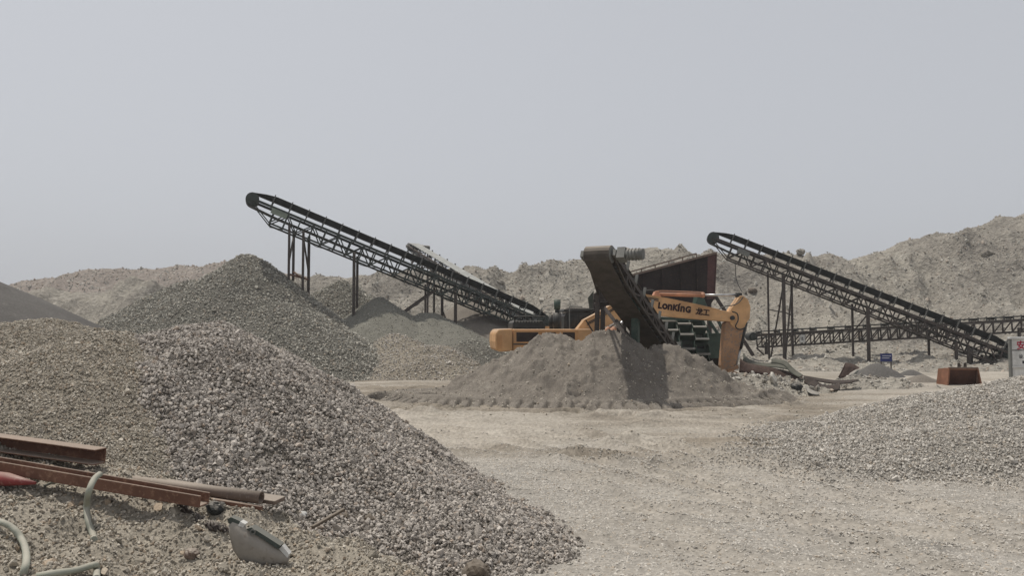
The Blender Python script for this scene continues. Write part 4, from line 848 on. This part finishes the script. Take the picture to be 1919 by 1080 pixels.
for (u, yy) in ((1170, 0.2), (1330, 0.2), (1170, 2.4), (1330, 2.4)):
    xa, za = loc(u, 560, 38, HP); MB().beam((xa, yy, za), (xa, yy, -0.2), 0.18, 0.18, (0, 1, 0)).build('leg', STEELR, HP)
(xa, za), (xb, zb_) = loc(1337, 545, 38, HP), loc(1366, 592, 38, HP); MB().beam((xa, 0.3, za), (xb + 1.2, 0.3, zb_ - 1.9), 0.14, 0.14).build('raking_strut', STEELR, HP)
# chute box left of the front conveyor
CH = empty('chute_box', (at(1118, 600, 36.5).x, 36.5, 0), 0, 'small dark chute box with tarp side behind the sand conveyor legs', 'chute')
MB().prism([loc(u, v, 36.5, CH) for u, v in ((1112, 552), (1135, 538), (1200, 538), (1200, 605), (1112, 605))], 0, 1.4).build('box', RUSTD, CH)
MB().prism([loc(u, v, 36.5, CH) for u, v in ((1101, 558), (1111, 546), (1109, 580), (1104, 582))], -0.3, 0.02).build('side_flap', TARP, CH)
MB().prism([loc(u, v, 36.5, CH) for u, v in ((1062, 578), (1200, 578), (1200, 584), (1062, 584))], -0.2, 0.8).build('walkway', STEELR, CH)
for u in (1068, 1120, 1190):
    xa, za = loc(u, 584, 36.5, CH); MB().beam((xa, 0.4, za), (xa, 0.4, -0.1), 0.12, 0.12, (0, 1, 0)).build('leg', STEELR, CH)
# bucket-wheel sand washer
WS = empty('sand_washer', (at(1290, 650, 35.5).x, 35.5, 0), 0, 'green sand washing machine with three rows of wheel buckets under the boom', 'sand washer')
wz = at(1280, 655, 35.5).z - 0.35; WR = 1.75; x0w = loc(1238, 0, 35.5, WS)[0]; bw = (loc(1318, 0, 35.5, WS)[0] - x0w) / 3
def bucket_mesh():
    m = MB(); r0, r1, da = WR * 0.72, WR, 2 * math.pi / 16
    def P(r, a, x): return (x, -r * math.cos(a), r * math.sin(a))
    w_ = bw - 0.05
    # floor shelf with a bright worn lip, back plate and two cheeks
    def quad(a0, r_a, a1, r_b, t=0.03):
        v = [];
        for (r, a) in ((r_a, a0), (r_b, a1)):
            for x in (0, w_): v.append(P(r, a, x))
        for (r, a) in ((r_a, a0), (r_b, a1)):
            for x in (0, w_): v.append(P(r - t, a + 0.02, x))
        m.add(v, [(0, 1, 3, 2), (4, 6, 7, 5), (0, 4, 5, 1), (2, 3, 7, 6), (0, 2, 6, 4), (1, 5, 7, 3)])
    quad(0, r0, -0.05, r1 + 0.02); quad(0, r0, da * 0.98, r0)
    for x in (0, w_ - 0.02):
        v = [P(r0, 0, x), P(r1, -0.05, x), P(r1, da * 0.45, x), P(r0, da * 0.98, x)]; v += [(p[0] + 0.02, p[1], p[2]) for p in v]
        m.add(v, [(0, 1, 2, 3), (7, 6, 5, 4), (0, 4, 5, 1), (1, 5, 6, 2), (2, 6, 7, 3), (3, 7, 4, 0)])
    lip = MB(); v = []
    for (r, a) in ((r1 + 0.03, -0.055), (r1 + 0.03, -0.005), (r1 - 0.04, -0.005), (r1 - 0.04, -0.055)): v += [P(r, a, 0.0), P(r, a, w_)]
    lip.add(v, [(0, 1, 3, 2), (2, 3, 5, 4), (4, 5, 7, 6), (6, 7, 1, 0), (0, 2, 4, 6), (1, 7, 5, 3)])
    return m.mesh('bucket', GREEN), lip.mesh('bucket_lip', PALEST)
bme, lme = bucket_mesh()
for c_ in range(3):
    for k in range(16):
        ang = -(2 * math.pi * k / 16 + (0.0, -0.14, 0.12)[c_])
        bo = link('bucket', bme, None, WS, (x0w + c_ * bw + 0.02, 1.2, wz), (ang, 0, 0)); link('bucket_lip', lme, None, bo)
m = MB(); m.tube((x0w, 1.2, wz), (x0w + 3 * bw, 1.2, wz), WR * 0.71, n=32); m.tube((x0w - 0.5, 1.2, wz), (x0w + 3 * bw + 0.6, 1.2, wz), 0.09, n=12); m.build('wheel_drum', BLACK, WS)
(xa, za), (xb, zb_) = loc(1318, 627, 35.5, WS), loc(1364, 672, 35.5, WS)
tk = MB().prism([(xa + 0.02, za), (xb, za + 0.01), (xb - 0.05, zb_), (xa + 0.02, zb_)], 0, 2.4).build('tank', GREEN, WS)
MB().box(((xa + xb) / 2, -0.03, za + 0.02), (xb - xa, 0.12, 0.07)).build('tank_rim', GREEN, tk)
MB().prism([(xa - 2.2, zb_ + 0.25), (xb, zb_ + 0.25), (xb, -0.1), (xa - 2.2, -0.1)], 0.3, 2.2).build('sump', RUSTD, WS)
for (u0, v0, u1, v1) in ((1318, 598, 1335, 628), (1330, 597, 1350, 628), (1349, 600, 1362, 626)):
    (xc, zc_), (xd, zd) = loc(u0, v0, 35.5, WS), loc(u1, v1, 35.5, WS); MB().beam((xc, 0.4, zc_), (xd, 0.4, zd), 0.1, 0.12).build('frame_bar', GREEN, WS)
(xc, zc_), (xd, zd) = loc(1232, 597, 35.5, WS), loc(1366, 599, 35.5, WS); MB().beam((xc, 0.4, zc_), (xd, 0.4, zd), 0.1, 0.14).build('frame_bar', GREEN, WS)
for u in (1234, 1364):
    (xc, zc_) = loc(u, 597, 35.5, WS); MB().beam((xc, 0.4, zc_), (xc, 0.4, -0.1), 0.12, 0.12, (0, 1, 0)).build('frame_post', GREEN, WS)
# green gearbox hump above the boom
MB().prism([loc(u, v, 35.5, WS) for u, v in ((1308, 575), (1313, 552), (1322, 550), (1336, 585))], 0.6, 1.4).build('gearbox_cover', GREEN, WS, bevel=0.03)

# ------------------------------------------------------------------ fallen scrap at the right of the excavator
def ribbon(name, label, cat, top, bot, mat, thick=0.05, group=None, amp=0.03, seed=1):
    """bent sheet between two edge curves"""
    A, B = spline(top, 8), spline(bot, 8); n = min(len(A), len(B)); org = A[0].copy(); org.z = 0; m = MB(); v = []
    for i in range(n):
        for k in range(5):
            q = A[i].lerp(B[i], k / 4) - org; q.y += amp * float(vnoise(i * 0.45 + seed, k * 0.8 + seed)) - 0.05 * math.sin(k / 4 * math.pi); v.append(q)
    m.add(v, [(i * 5 + k, i * 5 + k + 1, (i + 1) * 5 + k + 1, (i + 1) * 5 + k) for i in range(n - 1) for k in range(4)], True)
    o = m.build(name, mat, None, org); s = o.modifiers.new('thick', 'SOLIDIFY'); s.thickness = thick
    return tag(o, label, cat, group)
def L3(pts): return [at(*p) for p in pts]
ribbon('rusty_trough', 'long rusty brown trough lying on the soil bank beside the excavator stick', 'trough',
       L3([(1386, 672, 31.5), (1400, 680, 31), (1440, 688, 30.4), (1480, 697, 29.8), (1508, 706, 29.3)]), L3([(1384, 698, 31.2), (1400, 700, 30.7), (1440, 703, 30.1), (1480, 713, 29.5), (1506, 718, 29.1)]), RUSTB, 0.06)
ribbon('rubber_sheet', 'dark rubber sheet draped over the upper end of the rusty trough', 'sheet',
       L3([(1392, 662, 33), (1405, 674, 32.5), (1425, 680, 32), (1450, 681, 31.5), (1478, 683, 31)]), L3([(1392, 676, 32.4), (1405, 682, 31.9), (1425, 686, 31.4), (1450, 688, 31), (1478, 692, 30.5)]), TARP, 0.03, seed=4)
ribbon('rubber_sheet', 'grey green strip bent down across the rusty trough', 'sheet',
       L3([(1446, 672, 30.5), (1470, 676, 30), (1488, 692, 29.5), (1504, 703, 29)]), L3([(1444, 681, 30.3), (1466, 684, 29.8), (1482, 699, 29.3), (1497, 707, 28.8)]), TARP, 0.03, seed=7)
ribbon('scrap_plate', 'dark crumpled plate hanging off the lower end of the trough', 'scrap',
       L3([(1506, 705, 28.8), (1525, 712, 28.5), (1545, 722, 28.2), (1575, 718, 28.2)]), L3([(1506, 716, 28.4), (1520, 726, 28.0), (1538, 736, 27.6), (1570, 731, 27.8)]), RUSTD, 0.04, amp=0.1, seed=9)
ribbon('scrap_plate', 'long flat dark scrap strip pointing to the tilted brown sheet', 'scrap',
       L3([(1500, 703, 30), (1535, 709, 30), (1570, 713, 30), (1606, 711, 30)]), L3([(1500, 709, 29.6), (1535, 715, 29.5), (1570, 719, 29.4), (1606, 715, 29.6)]), RUSTD, 0.03, amp=0.08, seed=11)
ribbon('scrap_plate', 'tilted brown steel sheet standing beside the small pointed sand pile', 'scrap',
       L3([(1584, 680, 35), (1596, 682, 35), (1611, 689, 35)]), L3([(1568, 712, 34.4), (1580, 712, 34.4), (1590, 712, 34.4)]), RUSTB, 0.03, amp=0.03, seed=13)
ribbon('pale_sheet', 'pale grey sheet leaning on the tilted brown steel sheet', 'sheet',
       L3([(1592, 700, 33.8), (1602, 694, 33.9), (1612, 690, 34)]), L3([(1580, 712, 33.6), (1592, 712, 33.6), (1600, 707, 33.8)]), PALEST, 0.02, amp=0.02, seed=15)
ribbon('pale_sheet', 'small pale sheet lying below the crumpled plate', 'sheet',
       L3([(1508, 723, 27.6), (1520, 730, 27.4), (1534, 737, 27.2)]), L3([(1512, 734, 27.1), (1522, 739, 26.9), (1532, 741, 26.9)]), PALEST, 0.02, amp=0.03, seed=17)
q = at(1492, 726, 27.6); o = link('rubber_roll', rock(3, 0.24, 3, 0.75), TARP, loc=(q.x, q.y, q.z)); tag(o, 'dark grey rolled rubber bundle under the trough', 'bundle')
o.data.materials.clear(); o.data.materials.append(BLACK)

# ------------------------------------------------------------------ sign, loader bucket, white panel
q = at(1661, 690, 40); SG = empty('blue_sign', (q.x, 40, 0), R(-4), 'small blue notice board on two thin posts before the hillside', 'sign')
def sl2(u, v): p = at(u, v, 40); return (p.x - q.x, p.z)
b = MB().prism([sl2(1650, 663), sl2(1671, 663), sl2(1671, 678), sl2(1650, 678)], 0, 0.03).build('board', BLUE, SG)
for vv, u0, u1 in ((667.5, 1653, 1669), (671.5, 1652.5, 1666)):
    x0, z0 = sl2(u0, vv); x1, _ = sl2(u1, vv); MB().box(((x0 + x1) / 2, -0.008, z0), (x1 - x0, 0.01, 0.035)).build('printed_line', PALEP, b)
for u in (1651.5, 1669.5):
    x0, z0 = sl2(u, 670); MB().beam((x0, 0.05, z0), (x0, 0.05, -0.2), 0.05, 0.05, (0, 1, 0)).build('post', STEELR, SG)
LB = empty('loader_bucket', (at(1806, 720, 31).x, 31, -0.06), R(-8), 'rusty orange loader bucket standing behind the low pale gravel pile', 'bucket')
def lb(u, v): p = at(u, v, 31); return (p.x - LB.location.x, p.z)
xl, zt = lb(1781, 688.5); xr, _ = lb(1828, 688.5); z0 = 0.02
m = MB(); m.add([(xl - 0.1, 0.35, z0), (xr + 0.1, 0.35, z0), (xr, -0.02, zt), (xl, -0.02, zt), (xl - 0.1, 0.4, z0), (xr + 0.1, 0.4, z0), (xr, 0.03, zt), (xl, 0.03, zt)], [(0, 1, 2, 3), (7, 6, 5, 4), (0, 4, 5, 1), (1, 5, 6, 2), (2, 6, 7, 3), (3, 7, 4, 0)])
m.build('back_plate', BKT, LB)
for x_, sgn in ((xl, -1), (xr, 1)):
    m = MB(); m.add([(x_ + sgn * 0.0, -0.05, zt + 0.03), (x_ + sgn * 0.11, -0.12, z0), (x_ + sgn * 0.2, 0.75, z0), (x_ + sgn * 0.16, 0.6, zt - 0.03), (x_ + sgn * 0.05, -0.05, zt + 0.03), (x_ + sgn * 0.16, -0.12, z0), (x_ + sgn * 0.25, 0.75, z0), (x_ + sgn * 0.21, 0.6, zt - 0.03)],
                     [(0, 1, 2, 3), (7, 6, 5, 4), (0, 4, 5, 1), (1, 5, 6, 2), (2, 6, 7, 3), (3, 7, 4, 0)]); m.build('side_plate', ORANGE, LB)
MB().box(((xl + xr) / 2, 0.28, zt - 0.02), (xr - xl, 0.6, 0.05)).build('top_plate', ORANGE, LB)
MB().beam((xl - 0.05, 0.0, zt + 0.03), (xr + 0.05, 0.0, zt + 0.03), 0.07, 0.06).build('top_rim', RUSTP, LB)
for x_ in (-0.12, 0.1):
    MB().prism([(x_ - 0.05, zt), (x_ + 0.07, zt), (x_ + 0.05, zt + 0.22), (x_ - 0.03, zt + 0.22)], 0.1, 0.16).build('hinge_lug', STEELR, LB)
q = at(1892, 700, 26); NB = empty('notice_panel', (q.x, 26, 0), R(0), 'white sheet metal notice panel with red and black characters at the roadside', 'notice board')
def nb(u, v): p = at(u, v, 26); return (p.x - q.x, p.z)
_, ztop = nb(1892, 632); _, zmid = nb(1892, 657); _, zlow = nb(1892, 689)
for nm, z0, z1, yy in (('upper_sheet', zmid + 0.012, ztop - 0.07, 0.0), ('middle_sheet', zlow + 0.04, zmid - 0.012, 0.0), ('lower_sheet', -0.05, zlow - 0.01, 0.03)):
    MB().box((1.25, yy, (z0 + z1) / 2), (2.36, 0.05, z1 - z0)).build(nm, WHITE, NB, bevel=0.008)
MB().box((1.25, -0.02, ztop - 0.03), (2.54, 0.14, 0.07)).build('top_rail', WHITE, NB, bevel=0.01); MB().box((1.25, -0.01, zlow + 0.015), (2.4, 0.1, 0.045)).build('lower_rail', WHITE, NB)
for x_ in (0.03, 2.47): MB().box((x_, 0.0, ztop / 2 - 0.1), (0.07, 0.1, ztop + 0.12)).build('post', PALEST, NB)
x0, z0 = nb(1903.5, 655); letters('安', 0.30, REDP, NB, (x0, -0.03, z0 + 0.02), (R(90), 0, 0), offset=0.006)
x0, z0 = nb(1908, 671.5); letters('设', 0.13, DARKP, NB, (x0, -0.03, z0), (R(90), 0, 0), offset=0.001)
x0, z0 = nb(1914, 682); MB().box((x0 + 0.09, -0.028, z0 + 0.05), (0.16, 0.006, 0.09)).build('printed_mark', DARKP, NB)
MB().box((1.25, -0.0295, zmid + 0.006), (2.3, 0.008, 0.018)).build('seam_strip', STEELR, NB)

# ------------------------------------------------------------------ foreground scrap on the rubble mound
def on(u, v, Y): return at(u, v, Y)
def ch_prof(w_, h, t): return [(-w_ / 2, 0), (w_ / 2, 0), (w_ / 2, h), (w_ / 2 - t, h), (w_ / 2 - t, t), (-w_ / 2 + t, t), (-w_ / 2 + t, h), (-w_ / 2, h)]
def bar(name, label, cat, p0, p1, prof, mat, group=None, up=(0, 0, 1)):
    p0, p1 = Vector(p0), Vector(p1); o = MB().section((0, 0, 0), p1 - p0, prof, up).build(name, mat, None, p0); m = o.modifiers.new('bevel', 'BEVEL'); m.width = 0.004; m.limit_method = 'ANGLE'
    return tag(o, label, cat, group)
ibeam = lambda w_, h, t: [(-w_ / 2, 0), (w_ / 2, 0), (w_ / 2, t), (t / 2, t), (t / 2, h - t), (w_ / 2, h - t), (w_ / 2, h), (-w_ / 2, h), (-w_ / 2, h - t), (-t / 2, h - t), (-t / 2, t), (-w_ / 2, t)]
bar('steel_channel', 'rusty steel channel lying open to the side above the other beams', 'steel beam', on(186, 871, 7.2), on(-230, 813, 7.7), [(-0.075, 0), (0.075, 0), (0.075, 0.14), (-0.075, 0.14), (-0.075, 0.128), (0.063, 0.128), (0.063, 0.012), (-0.075, 0.012)], RUST)
bar('steel_channel', 'long reddish steel channel with open groove upward, in front of the pipe', 'steel beam', on(382, 949, 6.55), on(-200, 848, 7.0), ch_prof(0.15, 0.095, 0.014), RUST)
bar('steel_plank', 'flat brown steel plank lying under the pipe', 'steel plank', on(524, 943, 6.95), on(150, 886, 7.25), [(-0.1, 0), (0.1, 0), (0.1, 0.035), (-0.1, 0.035)], RUSTP)
bar('steel_rod', 'thin red rusty bar below the open end of the pipe', 'steel bar', on(490, 957, 6.75), on(200, 912, 6.95), [(-0.02, 0), (0.02, 0), (0.02, 0.035), (-0.02, 0.035)], RUST)
p0, p1 = on(489, 934, 6.8), on(205, 898, 7.15); n_ = 20; ax_ = (p1 - p0); m = MB(); fr = m.frame((0, 0, 0), ax_); v = []
for (t, r) in ((0, 0.052), (1, 0.052), (1, 0.042), (0, 0.042)):
    for i in range(n_): an = 2 * math.pi * i / n_; v.append(ax_ * t + fr[3] * math.cos(an) * r + fr[4] * math.sin(an) * r)
m.add(v, [(j * n_ + i, j * n_ + (i + 1) % n_, ((j + 1) % 4) * n_ + (i + 1) % n_, ((j + 1) % 4) * n_ + i) for j in (0, 2) for i in range(n_)], True)
m.add(v, [(j * n_ + i, j * n_ + (i + 1) % n_, ((j + 1) % 4) * n_ + (i + 1) % n_, ((j + 1) % 4) * n_ + i) for j in (1, 3) for i in range(n_)], False)
tag(m.build('steel_pipe', RUSTP, None, p0), 'brown round steel pipe with its open end on the flat plank', 'pipe')
p0, p1 = on(66, 906, 6.6), on(-140, 880, 6.9); m = MB(); m.tube((0, 0, 0), (p1 - p0) * 0.25, 0.012, 0.055, n=16); m.tube((p1 - p0) * 0.25, p1 - p0, 0.055, 0.06, n=16); tag(m.build('red_pipe', REDM, None, p0), 'red painted pipe with tapered end lying below the rusty channels', 'pipe')
def v_in(p): return p[1] < 1078
def surf(u, v, lift=0.0):
    Ys = np.arange(3.6, 9.5, 0.01); d = ray(u, v); zz = CAMZ + d.z / d.y * Ys; xx = d.x / d.y * Ys
    k = np.nonzero(zz <= np.maximum(rub_h(xx, Ys), pileA(xx, Ys)) + lift)[0]; i = k[0] if len(k) else -1
    return Vector((xx[i], Ys[i], zz[i]))
def hose(label, pts, r, n=8, free=False):
    pts = [surf(*px(q), r * 0.8 + (0.05 if 0 < i < len(pts) - 2 else 0)) if v_in(px(q)) and not (free and i < 3) else q for i, q in enumerate(pts)]
    P = spline(pts, n); o_ = P[0].copy(); return tag(MB().path([q - o_ for q in P], r, 10).build('hose', HOSE, None, o_), label, 'hose')
hose('grey green hose arching down over the red channel into the rubble', L3([(187, 889, 6.52), (176, 899, 6.44), (166, 922, 6.36), (162, 950, 6.1), (165, 978, 5.95), (173, 1001, 5.85), (176, 1012, 5.86)]), 0.024, free=True)
hose('pale hose curving in a wide bend out of the rubble', L3([(-40, 972, 5.8), (0, 979, 5.75), (26, 993, 5.65), (44, 1020, 5.5), (49, 1050, 5.35), (43, 1076, 5.25), (38, 1092, 5.25)]), 0.023)
hose('short hose end sticking out with a sharp kink', L3([(60, 1082, 5.28), (90, 1077, 5.28), (140, 1070, 5.26), (168, 1062, 5.24), (178, 1060, 5.2), (181, 1068, 5.18), (180, 1085, 5.15)]), 0.022)
hose('thin hose peeping out of the gravel beneath the red channel', L3([(82, 912, 6.5), (100, 904, 6.5), (125, 899, 6.48), (160, 898, 6.45), (170, 906, 6.45)]), 0.012)
# half-buried grey plastic drum section with dark green edge
DY = 5.85; q = at(480, 1050, DY); BD = empty('drum_half', (q.x, DY, q.z), R(0), 'half buried grey plastic drum piece with dark green taped edge', 'drum')
def bd(u, v): p = at(u, v, DY); return (p.x - q.x, p.z - q.z)
out = [bd(u, v) for u, v in ((430, 985), (437, 979), (460, 988), (490, 1008), (520, 1030), (543, 1046), (538, 1056), (480, 1060), (452, 1048), (440, 1030), (434, 1008))]
m = MB(); nn = len(out); cx = sum(p[0] for p in out) / nn; cz = sum(p[1] for p in out) / nn; v = []; rings = 6
for k in range(rings + 1):
    f = k / rings
    for (x, z) in out: v.append((cx + (x - cx) * (1 - f * 0.98), -0.035 * math.sin(f * math.pi / 2), cz + (z - cz) * (1 - f * 0.98)))
m.add(v, [(k * nn + i, k * nn + (i + 1) % nn, (k + 1) * nn + (i + 1) % nn, (k + 1) * nn + i) for k in range(rings) for i in range(nn)], True); m.add(v, [tuple(rings * nn + i for i in range(nn))])
sh = m.build('shell', GREYP, BD); s_ = sh.modifiers.new('thick', 'SOLIDIFY'); s_.thickness = 0.02; s_.offset = 1
def strip(name, pts, mat, y0=-0.03, y1=0.2): MB().prism([bd(*p_) for p_ in pts], y0, y1).build(name, mat, BD)
strip('taped_edge', [(427, 973), (434, 969), (452, 977), (447, 985), (430, 981)], TAPE, -0.02, 0.05)
strip('taped_edge', [(464, 990), (474, 987), (500, 1003), (528, 1021), (524, 1028), (494, 1008)], TAPE, -0.04, 0.05)
strip('bare_edge', [(447, 985), (452, 977), (461, 982), (457, 988)], WHITE, -0.025, 0.04); strip('bare_edge', [(524, 1028), (530, 1022), (543, 1038), (540, 1045)], WHITE, -0.025, 0.04)
xw, zw = bd(477, 995); m = MB()
pr = [(xw + r_ * math.cos(t), -0.05, zw + r_ * math.sin(t)) for r_ in (0.022, 0.012) for t in np.linspace(0, 2 * math.pi, 14, endpoint=False)]
m.add(pr, [(i, (i + 1) % 14, 14 + (i + 1) % 14, 14 + i) for i in range(14)]); wsh = m.build('washer', PALEST, BD); s_ = wsh.modifiers.new('thick', 'SOLIDIFY'); s_.thickness = 0.006
# dark twisted wire rope and rubber lump below the beams
P = spline([surf(u_, v_, 0.0) for u_, v_ in ((335, 948), (350, 962), (372, 978), (395, 990), (420, 999), (436, 1003))], 8); o_ = P[0].copy(); m = MB()
for k in range(8):
    m.path([pp - o_ + Vector((0.03 * float(vnoise(i * 0.35 + k * 7, k)), 0.03 * float(vnoise(i * 0.4 + k * 3, k + 9)), 0.02 + 0.03 * float(vnoise(i * 0.5 + k * 5, k + 5)))) for i, pp in enumerate(P)], 0.012, 6)
tag(m.build('wire_rope', STEELR, None, o_), 'dark rusty twisted wire rope running from the channel to the drum piece', 'rope')
for (u, v, Y, r, lab, nm, mt, sd) in ((403, 953, 6.5, 0.07, 'black rubber lump below the end of the red channel', 'rubber_lump', BLACK, 5), (893, 1072, 6.05, 0.13, 'dark brown boulder on its own at the gravel edge', 'boulder', ROCKD, 8),
                                      (358, 1040, 5.55, 0.06, 'brown rusty clod beside the drum piece', 'clod', RUSTP, 9), (645, 968, 7.0, 0.05, 'dark clod near the foot of the pinkish gravel', 'clod', ROCKD, 12),
                                      (690, 975, 7.0, 0.06, 'squat dark brown clod on the rubble edge', 'clod', ROCKD, 14), (567, 965, 6.6, 0.035, 'single white pebble beside the drum piece', 'pebble', WHITE, 15), (1468, 638, 77, 0.1, None, None, None, 0)):
    if nm is None: continue
    q = surf(u, v, r * 0.35); o = link(nm, rock(sd, r, 3, 0.8, 0.3), mt, loc=q); tag(o, lab, 'boulder' if nm == 'boulder' else nm.replace('_', ' '))
bar('wood_stick', 'weathered dark stick half sunk in the rubble', 'stick', on(645, 958, 6.8), on(585, 992, 6.5), [(-0.015, 0), (0.015, 0), (0.015, 0.025), (-0.015, 0.025)], ROCKD)
# larger stones that stand out on the hillside
for i, (u, v, r, lab) in enumerate(((1409, 553, 0.42, 'large dark boulder on the hillside right above the stick'), (938, 533, 0.35, 'pale boulder on the slope behind the pale conveyor'), (1500, 478, 0.4, 'boulder on the hill crest above the right conveyor'),
                                   (1850, 479, 0.5, 'whitish boulder high on the hillside at the right'))):
    Y = 79.0
    for k in range(120):
        Y = 55 + k * 0.2; q = at(u, v, Y)
        if float(hill_h(np.array([q.x]), np.array([Y]))[0]) > q.z: break
    else:
        Y = 76.5; q = at(u, v, Y)
    q.z = float(hill_h(np.array([q.x]), np.array([Y]))[0]) + r * 0.3
    o = link('boulder', rock(20 + i, r, 3, 0.75, 0.28), ROCKD if i == 0 else HILL, loc=q); tag(o, lab, 'boulder')

# ------------------------------------------------------------------ dusty air
hz = MB().box((0, 280, 9.5), (900, 720, 23)).build('haze', None); tag(hz, kind='stuff')
hm = bpy.data.materials.new('dusty_air'); hm.use_nodes = True; ht = hm.node_tree; ht.nodes.clear()
hv = ht.nodes.new('ShaderNodeVolumePrincipled'); hv.inputs['Color'].default_value = (0.93, 0.94, 0.96, 1); hv.inputs['Density'].default_value = 0.0007; hv.inputs['Anisotropy'].default_value = 0.3
hout = ht.nodes.new('ShaderNodeOutputMaterial'); ht.links.new(hv.outputs[0], hout.inputs['Volume']); hz.data.materials.append(hm)
sc.cycles.volume_bounces = 0
